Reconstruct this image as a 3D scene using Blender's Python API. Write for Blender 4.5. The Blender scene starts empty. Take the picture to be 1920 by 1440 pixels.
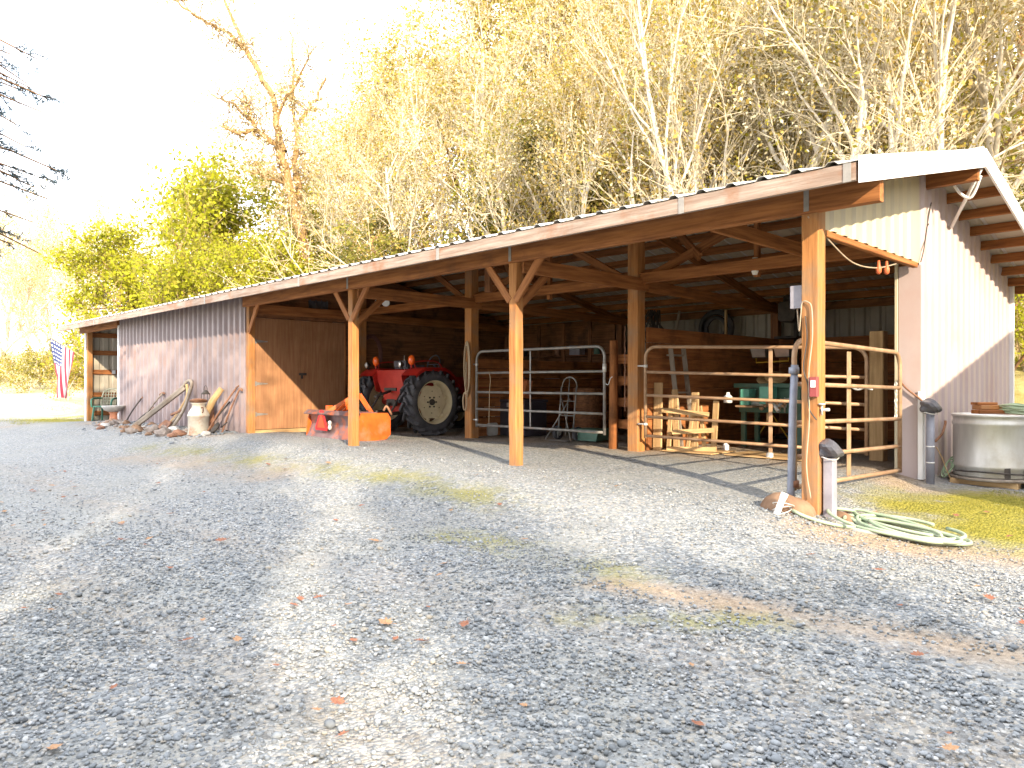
import bpy, math, random
import numpy as np
from mathutils import Vector, Matrix
R = math.radians
scene = bpy.context.scene
C = scene.collection

# ---------------------------------------------------------------- camera
cam_d = bpy.data.cameras.new("camera"); cam = bpy.data.objects.new("camera", cam_d); C.objects.link(cam)
cam_d.sensor_width = 36.0; cam_d.lens = 36.0 * 1374.0 / 1920.0
cam_d.clip_start = 0.05; cam_d.clip_end = 2500
YAW = 0.778
CAM = Vector((2.749, -6.386, 1.12))
cam.location = CAM
vdir = Vector((-math.cos(YAW), math.sin(YAW), -0.0018))
cam.rotation_euler = vdir.to_track_quat('-Z', 'Y').to_euler()
scene.camera = cam
# ---------------------------------------------------------------- sky, sun, exposure
SUN = Vector((0.8335, -0.3907, 0.3907)).normalized()
SUN_EL = math.asin(SUN.z)
w = bpy.data.worlds.new("World"); scene.world = w; w.use_nodes = True
nt = w.node_tree; nt.nodes.clear()
sky = nt.nodes.new('ShaderNodeTexSky'); sky.sky_type = 'NISHITA'; sky.sun_disc = False
sky.sun_elevation = SUN_EL; sky.sun_rotation = math.atan2(SUN.x, SUN.y)
sky.air_density = 1.0; sky.dust_density = 2.2; sky.ozone_density = 1.0
# thin bright cloud veil over the sky
tc = nt.nodes.new('ShaderNodeTexCoord')
mp = nt.nodes.new('ShaderNodeMapping'); mp.inputs['Scale'].default_value = (1.0, 1.0, 1.6)
nz = nt.nodes.new('ShaderNodeTexNoise'); nz.inputs['Scale'].default_value = 1.3; nz.inputs['Detail'].default_value = 4
rp = nt.nodes.new('ShaderNodeValToRGB'); rp.color_ramp.elements[0].position = 0.22; rp.color_ramp.elements[1].position = 0.5
mx = nt.nodes.new('ShaderNodeMix'); mx.data_type = 'RGBA'
mx.inputs['B'].default_value = (9.5, 9.6, 10.0, 1)
bg = nt.nodes.new('ShaderNodeBackground'); bg.inputs['Strength'].default_value = 0.15
wo = nt.nodes.new('ShaderNodeOutputWorld')
L = nt.links
L.new(tc.outputs['Generated'], mp.inputs['Vector']); L.new(mp.outputs[0], nz.inputs['Vector'])
L.new(nz.outputs['Fac'], rp.inputs['Fac']); L.new(rp.outputs['Color'], mx.inputs['Factor'])
L.new(sky.outputs[0], mx.inputs['A']); L.new(mx.outputs['Result'], bg.inputs['Color']); L.new(bg.outputs[0], wo.inputs['Surface'])
sd = bpy.data.lights.new("sun", 'SUN'); sd.energy = 3.6; sd.angle = R(0.53); sd.color = (1.0, 0.83, 0.60)
so = bpy.data.objects.new("sun", sd); C.objects.link(so)
so.rotation_euler = (-SUN).to_track_quat('-Z', 'Y').to_euler(); so.location = SUN * 60
scene.view_settings.view_transform = 'Standard'; scene.view_settings.look = 'None'
scene.view_settings.exposure = 1.68; scene.view_settings.gamma = 1.0; scene.view_settings.use_curve_mapping = False
scene.cycles.max_bounces = 8; scene.cycles.diffuse_bounces = 4; scene.cycles.transparent_max_bounces = 8
scene.cycles.caustics_reflective = False; scene.cycles.caustics_refractive = False

rng = random.Random(7)
nrg = np.random.default_rng(11)

# ---------------------------------------------------------------- materials
def _n(nt, t, **kw):
    n = nt.nodes.new(t)
    for k, v in kw.items(): n.inputs[k].default_value = v
    return n
def c4(c): return (c[0], c[1], c[2], 1.0)
MATS = {}
def mat(name, c1, c2=None, scale=6.0, rough=0.7, metal=0.0, bump=0.0, bscale=None, stretch=(1, 1, 1), coord='Object',
        spec=0.4, stain=None, stain_scale=1.5, stain_lo=0.5, stain_hi=0.7, detail=6.0, lo=0.35, hi=0.65, transl=0.0, coat=0.0):
    """two colours mixed by a noise, optional second stain colour, bump"""
    if name in MATS: return MATS[name]
    m = bpy.data.materials.new(name); m.use_nodes = True; MATS[name] = m
    nt = m.node_tree; nt.nodes.clear(); L = nt.links
    out = nt.nodes.new('ShaderNodeOutputMaterial'); b = nt.nodes.new('ShaderNodeBsdfPrincipled')
    L.new(b.outputs[0], out.inputs['Surface'])
    b.inputs['Roughness'].default_value = rough; b.inputs['Metallic'].default_value = metal
    b.inputs['Specular IOR Level'].default_value = spec; b.inputs['Coat Weight'].default_value = coat
    if coord == 'gc':
        tc = nt.nodes.new('ShaderNodeAttribute'); tc.attribute_name = 'gc'; src = tc.outputs['Vector']
    else:
        tc = nt.nodes.new('ShaderNodeTexCoord'); src = tc.outputs['Object']
    mp = nt.nodes.new('ShaderNodeMapping'); mp.inputs['Scale'].default_value = stretch
    L.new(src, mp.inputs['Vector'])
    c2 = c2 or c1
    nz = _n(nt, 'ShaderNodeTexNoise', Scale=scale, Detail=detail, Roughness=0.6); L.new(mp.outputs[0], nz.inputs['Vector'])
    rp = nt.nodes.new('ShaderNodeValToRGB'); rp.color_ramp.elements[0].position = lo; rp.color_ramp.elements[1].position = hi
    rp.color_ramp.elements[0].color = c4(c1); rp.color_ramp.elements[1].color = c4(c2)
    L.new(nz.outputs['Fac'], rp.inputs['Fac']); col = rp.outputs['Color']
    if stain:
        n2 = _n(nt, 'ShaderNodeTexNoise', Scale=stain_scale, Detail=7.0, Roughness=0.65); L.new(src, n2.inputs['Vector'])
        r2 = nt.nodes.new('ShaderNodeValToRGB'); r2.color_ramp.elements[0].position = stain_lo; r2.color_ramp.elements[1].position = stain_hi
        L.new(n2.outputs['Fac'], r2.inputs['Fac'])
        mx = nt.nodes.new('ShaderNodeMix'); mx.data_type = 'RGBA'; mx.inputs['B'].default_value = c4(stain)
        L.new(r2.outputs['Color'], mx.inputs['Factor']); L.new(col, mx.inputs['A']); col = mx.outputs['Result']
    L.new(col, b.inputs['Base Color'])
    if bump:
        nb = _n(nt, 'ShaderNodeTexNoise', Scale=bscale or scale * 2, Detail=5.0); L.new(mp.outputs[0], nb.inputs['Vector'])
        bp = _n(nt, 'ShaderNodeBump', Strength=min(1.0, bump), Distance=0.01); L.new(nb.outputs['Fac'], bp.inputs['Height'])
        L.new(bp.outputs[0], b.inputs['Normal'])
    if transl:
        tr = nt.nodes.new('ShaderNodeBsdfTranslucent'); L.new(col, tr.inputs['Color'])
        ms = nt.nodes.new('ShaderNodeMixShader'); ms.inputs[0].default_value = transl
        L.new(b.outputs[0], ms.inputs[1]); L.new(tr.outputs[0], ms.inputs[2]); L.new(ms.outputs[0], out.inputs['Surface'])
    return m
def wood(name, c1, c2, stain=None, rough=0.75, bump=0.5, **kw):
    return mat(name, c1, c2, scale=1.0, stretch=(1.6, 26, 26), coord='gc', rough=rough, bump=bump, bscale=1.6,
               stain=stain, stain_scale=kw.pop('stain_scale', 2.2), spec=0.25, **kw)

TIMBER = wood('timber', (0.19, 0.070, 0.022), (0.39, 0.160, 0.056), stain=(0.12, 0.05, 0.025), stain_lo=0.55, stain_hi=0.85)
POSTW = wood('post_timber', (0.30, 0.120, 0.036), (0.46, 0.215, 0.075), stain=(0.24, 0.16, 0.10), stain_lo=0.46, stain_hi=0.72)
DARKW = wood('dark_timber', (0.13, 0.055, 0.025), (0.26, 0.115, 0.05), stain=(0.05, 0.025, 0.015))
PLANK = wood('plank', (0.21, 0.075, 0.025), (0.39, 0.155, 0.052), stain=(0.12, 0.05, 0.02))
GREYW = wood('grey_wood', (0.20, 0.17, 0.14), (0.36, 0.31, 0.26), stain=(0.14, 0.10, 0.07))
STRAP = mat('dull_strap', (0.22, 0.21, 0.20), (0.32, 0.30, 0.28), scale=9, rough=.6)
CABLE = mat('dull_cable', (0.34, 0.26, 0.18), (0.42, 0.34, 0.25), scale=9, rough=.6)
PALEW = wood('pale_wood', (0.36, 0.23, 0.11), (0.54, 0.37, 0.19), stain=(0.35, 0.22, 0.11))
FASCIA = wood('weathered_fascia', (0.24, 0.165, 0.125), (0.40, 0.33, 0.28), stain=(0.27, 0.13, 0.07), stain_lo=0.50, stain_hi=0.72, stain_scale=2.2)
PLY = wood('plywood', (0.28, 0.135, 0.068), (0.38, 0.20, 0.10), stain=(0.24, 0.12, 0.055), stain_lo=0.45, stain_hi=0.85, bump=0.15)
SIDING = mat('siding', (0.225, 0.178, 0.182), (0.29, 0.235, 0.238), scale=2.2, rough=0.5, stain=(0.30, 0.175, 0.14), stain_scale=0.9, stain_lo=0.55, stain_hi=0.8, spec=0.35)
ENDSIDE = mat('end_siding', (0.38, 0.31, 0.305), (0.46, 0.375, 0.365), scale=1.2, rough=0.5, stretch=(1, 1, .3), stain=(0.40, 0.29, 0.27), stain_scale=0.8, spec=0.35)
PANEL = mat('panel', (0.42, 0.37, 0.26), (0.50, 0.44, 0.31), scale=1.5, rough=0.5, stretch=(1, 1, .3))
GALV = mat('galvanised', (0.52, 0.53, 0.53), (0.64, 0.65, 0.64), scale=3.0, rough=0.45, metal=0.25, stain=(0.42, 0.38, 0.33), stain_scale=1.2)
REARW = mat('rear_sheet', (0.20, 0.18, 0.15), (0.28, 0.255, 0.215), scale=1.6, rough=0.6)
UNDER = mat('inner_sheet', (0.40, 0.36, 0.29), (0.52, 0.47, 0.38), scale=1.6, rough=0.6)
WHITE = mat('white_paint', (0.74, 0.74, 0.74), (0.82, 0.82, 0.82), scale=3, rough=0.45)
PVC = mat('pvc', (0.74, 0.72, 0.70), (0.82, 0.80, 0.79), scale=8, rough=0.4)
STEEL = mat('gate_steel', (0.19, 0.185, 0.18), (0.30, 0.29, 0.27), scale=9, rough=0.5, metal=0.35, stain=(0.30, 0.17, 0.09), stain_scale=5, stain_lo=0.55, stain_hi=0.75)
TAN = mat('tan_steel', (0.29, 0.175, 0.10), (0.42, 0.28, 0.175), scale=7, rough=0.5, metal=0.15, stain=(0.34, 0.17, 0.09), stain_scale=4, stain_lo=0.55, stain_hi=0.75)
SHADEDST = mat('shaded_pipe_steel', (0.20, 0.22, 0.28), (0.28, 0.30, 0.36), scale=7, rough=0.5, metal=0.2)  # gate's end pipe on its shaded side, the shade put into the colour
IRON = mat('dark_iron', (0.045, 0.042, 0.040), (0.09, 0.075, 0.065), scale=9, rough=0.7, metal=0.3)
RUST = mat('rust', (0.17, 0.075, 0.04), (0.30, 0.16, 0.10), scale=7, rough=0.85, bump=0.3, stain=(0.11, 0.06, 0.045), stain_scale=5)
ZINC = mat('zinc', (0.55, 0.55, 0.53), (0.7, 0.7, 0.68), scale=9, rough=0.4, metal=0.5)
RUBBER = mat('rubber', (0.040, 0.040, 0.046), (0.085, 0.085, 0.095), scale=5, rough=0.7, stain=(0.16, 0.14, 0.11), stain_scale=2.5, stain_lo=0.6, stain_hi=0.8)
RED = mat('tractor_red', (0.32, 0.011, 0.008), (0.44, 0.024, 0.015), scale=3, rough=0.42, coat=0.15, stain=(0.22, 0.06, 0.04), stain_scale=4, stain_lo=0.58, stain_hi=0.78)
CREAM = mat('cream_rim', (0.62, 0.53, 0.34), (0.70, 0.61, 0.42), scale=5, rough=0.5, stain=(0.40, 0.29, 0.16), stain_scale=4, stain_lo=0.58, stain_hi=0.8)
ORANGE = mat('orange_paint', (0.56, 0.080, 0.012), (0.66, 0.130, 0.020), scale=5, rough=0.5, stain=(0.38, 0.17, 0.09), stain_scale=3, stain_lo=0.5, stain_hi=0.68)
WORN = mat('worn_blade', (0.13, 0.08, 0.08), (0.21, 0.14, 0.14), scale=5, rough=0.5, metal=0.25, stain=(0.46, 0.12, 0.05), stain_scale=3, stain_lo=0.5, stain_hi=0.62)
SIGNR = mat('reflector_red', (0.50, 0.008, 0.008), rough=0.35)
SIGNO = mat('fluorescent_orange', (0.80, 0.055, 0.008), rough=0.4)
AMBER = mat('amber_lens', (0.85, 0.13, 0.015), rough=0.2, spec=0.6)
GLASS = mat('lamp_glass', (0.6, 0.62, 0.63), (0.75, 0.76, 0.76), scale=12, rough=0.15, metal=0.5)
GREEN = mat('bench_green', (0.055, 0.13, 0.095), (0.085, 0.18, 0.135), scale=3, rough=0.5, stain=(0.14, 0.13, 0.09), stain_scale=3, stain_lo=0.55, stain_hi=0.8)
TEAL = mat('vise_teal', (0.10, 0.36, 0.28), (0.16, 0.45, 0.35), scale=6, rough=0.45)
YELLOW = mat('lamp_yellow', (0.62, 0.38, 0.03), rough=0.45)
BLACKP = mat('black_plastic', (0.05, 0.05, 0.06), (0.11, 0.11, 0.13), scale=6, rough=0.4)
GREYP = mat('grey_plastic', (0.23, 0.22, 0.26), (0.32, 0.31, 0.36), scale=6, rough=0.45)
HOSE = mat('hose', (0.25, 0.33, 0.23), (0.36, 0.42, 0.30), scale=3, rough=0.5)
HOSEG = mat('hose_green', (0.22, 0.33, 0.20), (0.34, 0.42, 0.28), scale=3, rough=0.5)
CHAIRG = mat('chair_green', (0.05, 0.17, 0.12), (0.08, 0.22, 0.16), scale=4, rough=0.5)
CHAIRW = mat('chair_bleached', (0.36, 0.36, 0.27), (0.48, 0.46, 0.35), scale=6, rough=0.6)
TERRA = mat('terracotta', (0.38, 0.15, 0.08), (0.48, 0.22, 0.13), scale=6, rough=0.8)
STONEC = mat('cast_stone', (0.36, 0.35, 0.33), (0.46, 0.45, 0.42), scale=9, rough=0.85, bump=0.3)
ROCK = mat('rock', (0.13, 0.105, 0.085), (0.30, 0.25, 0.22), scale=5, rough=0.9, bump=0.6, stain=(0.14, 0.11, 0.09), stain_scale=6)
ROCKB = mat('brown_rock', (0.15, 0.085, 0.05), (0.27, 0.17, 0.105), scale=4, rough=0.9, bump=0.6)
ROPE = mat('rope', (0.34, 0.25, 0.16), (0.46, 0.36, 0.24), scale=40, rough=0.9)
CANM = mat('can_metal', (0.40, 0.37, 0.31), (0.52, 0.48, 0.41), scale=4, rough=0.6, metal=0.1, stain=(0.36, 0.15, 0.07), stain_scale=3.5, stain_lo=0.5, stain_hi=0.68)
TANKM = mat('tank_metal', (0.50, 0.50, 0.48), (0.62, 0.62, 0.60), scale=2.0, stretch=(4, 4, 0.7), rough=0.42, metal=0.45, stain=(0.42, 0.38, 0.30), stain_scale=1.6)
BARK = mat('pale_bark', (0.42, 0.36, 0.27), (0.66, 0.61, 0.52), scale=4, rough=0.95, bump=0.6, stretch=(3, 3, .8))
BARKB = mat('brown_bark', (0.12, 0.065, 0.03), (0.30, 0.17, 0.08), scale=5, rough=0.95, bump=0.8, stretch=(3, 3, .8))
TWIG = mat('pale_twig', (0.36, 0.29, 0.18), (0.62, 0.54, 0.39), scale=2, rough=0.95)
TWIGB = mat('brown_twig', (0.26, 0.17, 0.08), (0.46, 0.34, 0.19), scale=2, rough=0.95)
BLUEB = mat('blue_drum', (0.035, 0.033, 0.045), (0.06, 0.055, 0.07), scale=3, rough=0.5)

# ---------------------------------------------------------------- mesh builder
class MB:
    def __init__(s): s.V = []; s.F = []; s.G = []; s.S = []
    def add(s, vs, fs, gs=None, smooth=False):
        o = len(s.V); s.V += [tuple(v) for v in vs]; s.F += [tuple(i + o for i in f) for f in fs]
        s.G += [tuple(g) for g in (gs if gs is not None else vs)]; s.S += [smooth] * len(fs); return s
    def beam(s, p0, p1, w, h, up=(0, 0, 1), c=0.006, taper=1.0):
        p0, p1, up = Vector(p0), Vector(p1), Vector(up)
        d = (p1 - p0); ln = d.length; d.normalize()
        if abs(d.dot(up)) > 0.98: up = Vector((1, 0, 0)) if abs(d.x) < .9 else Vector((0, 1, 0))
        a = d.cross(up).normalized(); b = a.cross(d).normalized()
        W, H = w / 2, h / 2; c = min(c, W * .45, H * .45)
        sec = [(-W + c, -H), (W - c, -H), (W, -H + c), (W, H - c), (W - c, H), (-W + c, H), (-W, H - c), (-W, -H + c)]
        off = Vector((rng.uniform(0, 50), rng.uniform(0, 50), rng.uniform(0, 50)))
        vs, gs = [], []
        for t, p, k in ((0, p0, 1.0), (ln, p1, taper)):
            for x, y in sec: vs.append(p + a * x * k + b * y * k); gs.append(Vector((t, x, y)) + off)
        fs = [(i, (i + 1) % 8, 8 + (i + 1) % 8, 8 + i) for i in range(8)] + [tuple(range(7, -1, -1)), tuple(range(8, 16))]
        return s.add(vs, fs, gs)
    def box(s, x0, x1, y0, y1, z0, z1, c=0.004):
        d = (x1 - x0, y1 - y0, z1 - z0); m = max(range(3), key=lambda i: d[i]); cx, cy, cz = (x0 + x1) / 2, (y0 + y1) / 2, (z0 + z1) / 2
        if m == 0: return s.beam((x0, cy, cz), (x1, cy, cz), d[1], d[2], c=c)
        if m == 1: return s.beam((cx, y0, cz), (cx, y1, cz), d[0], d[2], c=c)
        return s.beam((cx, cy, z0), (cx, cy, z1), d[1], d[0], up=(1, 0, 0), c=c)
    def tube(s, pts, r, n=8, closed=False, cap=True, smooth=True):
        pts = [Vector(p) for p in pts]; m = len(pts); rs = r if isinstance(r, (list, tuple)) else [r] * m
        T = []
        for i in range(m):
            a = pts[(i - 1) % m] if (closed or i > 0) else pts[i]; b = pts[(i + 1) % m] if (closed or i < m - 1) else pts[i]
            T.append((b - a).normalized())
        ref = Vector((0, 0, 1)) if abs(T[0].z) < .9 else Vector((1, 0, 0))
        u = T[0].cross(ref).normalized(); vs, gs = [], []; ln = 0
        for i in range(m):
            u = (u - T[i] * u.dot(T[i])); u = u.normalized() if u.length > 1e-6 else T[i].orthogonal().normalized()
            v = T[i].cross(u)
            if i: ln += (pts[i] - pts[i - 1]).length
            for k in range(n):
                an = 2 * math.pi * k / n; o = u * math.cos(an) * rs[i] + v * math.sin(an) * rs[i]
                vs.append(pts[i] + o); gs.append((ln, math.cos(an) * rs[i], math.sin(an) * rs[i]))
        fs = []
        for i in range(m if closed else m - 1):
            j = (i + 1) % m
            for k in range(n): fs.append((i * n + k, i * n + (k + 1) % n, j * n + (k + 1) % n, j * n + k))
        s.add(vs, fs, gs, smooth)
        if cap and not closed:
            o = len(s.V) - m * n
            s.F.append(tuple(o + k for k in range(n - 1, -1, -1))); s.S.append(False)
            s.F.append(tuple(o + (m - 1) * n + k for k in range(n))); s.S.append(False)
        return s
    def lathe(s, prof, loc=(0, 0, 0), axis=(0, 0, 1), n=24, smooth=True, cap0=True, cap1=True):
        loc = Vector(loc); q = Vector((0, 0, 1)).rotation_difference(Vector(axis).normalized())
        vs = []
        for r, z in prof:
            for k in range(n):
                a = 2 * math.pi * k / n; vs.append(loc + q @ Vector((r * math.cos(a), r * math.sin(a), z)))
        fs = []
        for i in range(len(prof) - 1):
            for k in range(n): fs.append((i * n + k, i * n + (k + 1) % n, (i + 1) * n + (k + 1) % n, (i + 1) * n + k))
        s.add(vs, fs, None, smooth); o = len(s.V) - len(vs)
        if cap0: s.F.append(tuple(o + k for k in range(n - 1, -1, -1))); s.S.append(False)
        if cap1: s.F.append(tuple(o + (len(prof) - 1) * n + k for k in range(n))); s.S.append(False)
        return s
    def prism(s, poly, origin, ex, ey, ez, t):
        o, ex, ey, ez = Vector(origin), Vector(ex), Vector(ey), Vector(ez); n = len(poly)
        a = [o + ex * p[0] + ey * p[1] - ez * t / 2 for p in poly]; b = [v + ez * t for v in a]
        fs = [(i, (i + 1) % n, n + (i + 1) % n, n + i) for i in range(n)] + [tuple(range(n - 1, -1, -1)), tuple(range(n, 2 * n))]
        off = rng.uniform(0, 40)
        return s.add(a + b, fs, [(p[0] + off, p[1], 0) for p in poly] + [(p[0] + off, p[1], t) for p in poly])
    def blob(s, loc, r, seed=0, rough=0.18, sub=2, smooth=False, flat=None):
        V, F = ICO[sub]; rr = np.random.default_rng(seed); ph = rr.uniform(0, 6.28, (5, 3)); fr = rr.uniform(1.0, 3.2, (5, 3))
        d = np.zeros(len(V))
        for k in range(5): d += np.sin(V @ fr[k] * 1.3 + ph[k, 0]) / 5
        P = V * (1 + rough * d * 2.0)[:, None] * np.array(r)
        if flat is not None: P[:, 2] = np.maximum(P[:, 2], flat)
        return s.add([tuple(p + np.array(loc)) for p in P], F, None, smooth)
    def build(s, name, m, parent=None, label=None, cat=None, group=None, kind=None):
        me = bpy.data.meshes.new(name); o0 = ORG.get(parent.name, Vector((0, 0, 0))) if parent else Vector((0, 0, 0))
        me.from_pydata([(v[0] - o0.x, v[1] - o0.y, v[2] - o0.z) for v in s.V], [], s.F)
        me.polygons.foreach_set('use_smooth', s.S)
        at = me.attributes.new('gc', 'FLOAT_VECTOR', 'POINT'); at.data.foreach_set('vector', np.array(s.G, dtype=np.float32).ravel())
        for x in (m if isinstance(m, (list, tuple)) else [m]): me.materials.append(x)
        me.update()
        o = bpy.data.objects.new(name, me); C.objects.link(o)
        if parent: o.parent = parent; ORG[o.name] = o0
        if label: o['label'] = label
        if cat: o['category'] = cat
        if group: o['group'] = group
        if kind: o['kind'] = kind
        return o
def _ico(sub):
    import bmesh
    bm = bmesh.new(); bmesh.ops.create_icosphere(bm, subdivisions=sub, radius=1.0)
    V = np.array([v.co[:] for v in bm.verts]); F = [tuple(v.index for v in f.verts) for f in bm.faces]; bm.free(); return V, F
ICO = {k: _ico(k) for k in (1, 2, 3)}
ORG = {}
def thing(name, label, cat, loc=(0, 0, 0), group=None):
    o = bpy.data.objects.new(name, None); C.objects.link(o); o.location = loc; o['label'] = label; o['category'] = cat
    if group: o['group'] = group
    ORG[o.name] = Vector(loc); return o
def dup(root, loc, rotz=0, scale=1.0, label=None):
    r = root.copy(); C.objects.link(r); r.location = loc; r.rotation_euler = (0, 0, rotz); r.scale = (scale,) * 3
    if label: r['label'] = label
    for ch in list(root.children):
        c = ch.copy(); C.objects.link(c); c.parent = r
        for g in list(ch.children):
            d = g.copy(); C.objects.link(d); d.parent = c
    return r
def arc(cx, cy, r, a0, a1, n=6):
    return [(cx + r * math.cos(R(a0 + (a1 - a0) * i / n)), cy + r * math.sin(R(a0 + (a1 - a0) * i / n))) for i in range(n + 1)]
def ss(a, b, x):
    t = np.clip((np.asarray(x, float) - a) / (b - a), 0, 1); return t * t * (3 - 2 * t)
# ---------------------------------------------------------------- terrain
_wv = nrg.uniform(0, 6.28, 12)
def wob(x, y, f=1.0):
    return (np.sin(x * .9 * f + _wv[0]) * np.sin(y * 1.1 * f + _wv[1]) + .6 * np.sin(x * 2.1 * f + y * .8 * f + _wv[2]) + .5 * np.sin(y * 2.7 * f - x * 1.3 * f + _wv[3]))
def gz(x, y):
    x = np.asarray(x, float); y = np.asarray(y, float)
    yard = np.interp(y, [-60, -12, -6.4, -3.5, -1.2, 0], [-0.9, -0.45, -0.33, -0.25, -0.12, -0.06]) + .012 * wob(x, y, .7)
    pad = np.interp(x, [-40, -26, -21.7, -18.7, -11, -3.6, -1.6, 0, .4, 1.0, 3, 10], [-.25, -.12, -.03, .10, .14, .10, .07, .0, -.10, -.15, -.2, -.2])
    inner = np.interp(x, [-30, -23, -21.5, -.4, .25, 1.5, 6], [-.1, -.05, .08, .12, -.03, -.07, -.02])
    g = yard + (pad - yard) * ss(-2.2, -.15, y) + (inner - pad) * ss(.0, 1.7, y)
    edge = ss(-.3, 1.0, x) * 2.6 - ss(-30, -22, -x) * 0  # hill begins nearer at the right of the building
    slope = .16 + .30 * ss(-42, -16, x)
    st = 9.2 - edge
    up = np.maximum(0, y - st); g = g + slope * (np.sqrt(up * up + 1.2) - 1.095)
    left = np.maximum(0, -x - 34); g = g + .05 * left * ss(-10, 10, y)
    far = np.hypot(x, y); g = g - np.maximum(0, far - 130) * .28
    return g
def axis_pts(segs):
    out = []
    for a, b, d in segs: out += list(np.arange(a, b, d))
    out.append(segs[-1][1]); return np.array(out)
gx = axis_pts([(-900, -200, 70), (-200, -60, 10), (-60, -24, 1.5), (-24, -12, .35), (-12, 4.5, .14), (4.5, 20, 1.0), (20, 80, 6), (80, 900, 80)])
gy = axis_pts([(-900, -100, 80), (-100, -20, 8), (-20, -8, 1.2), (-8, 4.5, .14), (4.5, 14, .6), (14, 70, 3), (70, 200, 13), (200, 1000, 80)])
X, Y = np.meshgrid(gx, gy, indexing='ij'); Z = gz(X, Y)
near = (np.abs(X + 4) < 9) & (np.abs(Y + 2) < 7)
Z = Z + near * (nrg.uniform(-1, 1, Z.shape) * .006)
# low ridge of loose gravel pushed up along the pad edge
rid = np.exp(-((Y - (-1.05 - .05 * (X + 1))) / .22) ** 2) * ss(-11.5, -9, X) * (1 - ss(-1.6, -.3, X))
Z = Z + .028 * rid
Z = Z - .018 * (np.exp(-((Y + 3.35 - .06 * X - .08 * wob(X, Y, .6)) / .22) ** 2) + np.exp(-((Y + 4.75 - .06 * X - .08 * wob(X, Y, .6)) / .22) ** 2)) * (X < 5) * (X > -26)
nx, ny = len(gx), len(gy)
idx = np.arange(nx * ny).reshape(nx, ny)
Fq = np.stack([idx[:-1, :-1], idx[1:, :-1], idx[1:, 1:], idx[:-1, 1:]], -1).reshape(-1, 4)
me = bpy.data.meshes.new('ground')
P = np.stack([X, Y, Z], -1).reshape(-1, 3)
me.vertices.add(len(P)); me.vertices.foreach_set('co', P.ravel())
me.loops.add(Fq.size); me.loops.foreach_set('vertex_index', Fq.ravel())
me.polygons.add(len(Fq)); me.polygons.foreach_set('loop_start', np.arange(0, Fq.size, 4)); me.polygons.foreach_set('loop_total', np.full(len(Fq), 4))
me.polygons.foreach_set('use_smooth', np.ones(len(Fq), bool)); me.update(); me.validate()
nzf = wob(X, Y, 1.7) * .12
hillw = np.clip(ss(8.2, 10.5, Y + nzf * 4 + 2.2 * ss(-.3, 1, X)) + ss(25.5, 28, -X + nzf * 6) * ss(-6, 1.2, Y) + ss(-60, -40, -Y - 60) * 0, 0, 1)
hillw = np.clip(hillw + (1 - ss(-16, -12, Y)) , 0, 1)
moss = np.zeros_like(X)
def strip(x0, y0, x1, y1, wd, amt):
    dx, dy = x1 - x0, y1 - y0; t = np.clip(((X - x0) * dx + (Y - y0) * dy) / (dx * dx + dy * dy), 0, 1)
    d = np.hypot(X - x0 - t * dx, Y - y0 - t * dy); return amt * np.exp(-(d / wd) ** 2)
moss += strip(-12, -1.6, -4.5, -1.25, .35, .42) + strip(-4.5, -1.2, -2.3, -1.4, .28, .5) + strip(-2.1, -2.3, -.2, -2.4, .3, .45) + strip(.0, -3.2, .9, -2.6, .16, .5)
moss += strip(1.0, 1.1, 2.4, 1.9, .9, 1.25) + strip(.9, 2.2, 3, 2.4, .6, 1.1) + strip(-25.5, -.5, -22.5, -.2, .8, 1.2)
moss = np.clip(moss * (1 + .35 * wob(X, Y, 3.0)), 0, 1)
ruts = np.exp(-((Y + 3.35 - .06 * X - .08 * wob(X, Y, .6)) / .26) ** 2) + np.exp(-((Y + 4.75 - .06 * X - .08 * wob(X, Y, .6)) / .26) ** 2)
dirt = .20 * ruts * (X < 4) * (X > -26) + strip(-.2, -2.6, 2.6, -2.15, .17, .9) + strip(-11, -2.1, -6.5, -1.75, .5, .5) + strip(.4, -.35, 2.5, .1, .45, 1.0) + strip(.3, 2.4, 1.4, 2.6, .5, .8) + strip(-19.5, -.5, -11.4, -.45, .45, .9)
dirt += ss(1.4, 2.8, Y) * (1 - ss(.0, .3, X)) * .75 + strip(-30, -3.5, -23, -2.6, 1.2, .55)
dirt = np.clip(dirt * (1 + .3 * wob(X, Y, 2.6)), 0, 1)
straw = hillw * ss(19, 26, -X) * (1 - .6 * strip(-25.5, -.5, -22.5, -.2, .8, 1.0))
for nm, A in (('straw', straw), ('hillw', hillw), ('moss', moss), ('dirt', dirt)):
    at = me.attributes.new(nm, 'FLOAT', 'POINT'); at.data.foreach_set('value', A.astype(np.float32).ravel())

gm = bpy.data.materials.new('gravel_ground'); gm.use_nodes = True; nt = gm.node_tree; L = nt.links
b = nt.nodes['Principled BSDF']; b.inputs['Roughness'].default_value = 0.95; b.inputs['Specular IOR Level'].default_value = 0.15
tc = nt.nodes.new('ShaderNodeTexCoord')
vo = _n(nt, 'ShaderNodeTexVoronoi', Scale=46.0); L.new(tc.outputs['Object'], vo.inputs['Vector'])
sep = nt.nodes.new('ShaderNodeSeparateColor'); L.new(vo.outputs['Color'], sep.inputs[0])
rp = nt.nodes.new('ShaderNodeValToRGB'); el = rp.color_ramp.elements
el[0].position = 0; el[0].color = (.13, .138, .145, 1); el[1].position = 1; el[1].color = (.40, .415, .42, 1)
e = el.new(.5); e.color = (.24, .262, .282, 1); e = el.new(.8); e.color = (.30, .285, .255, 1)
L.new(sep.outputs[0], rp.inputs['Fac'])
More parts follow.
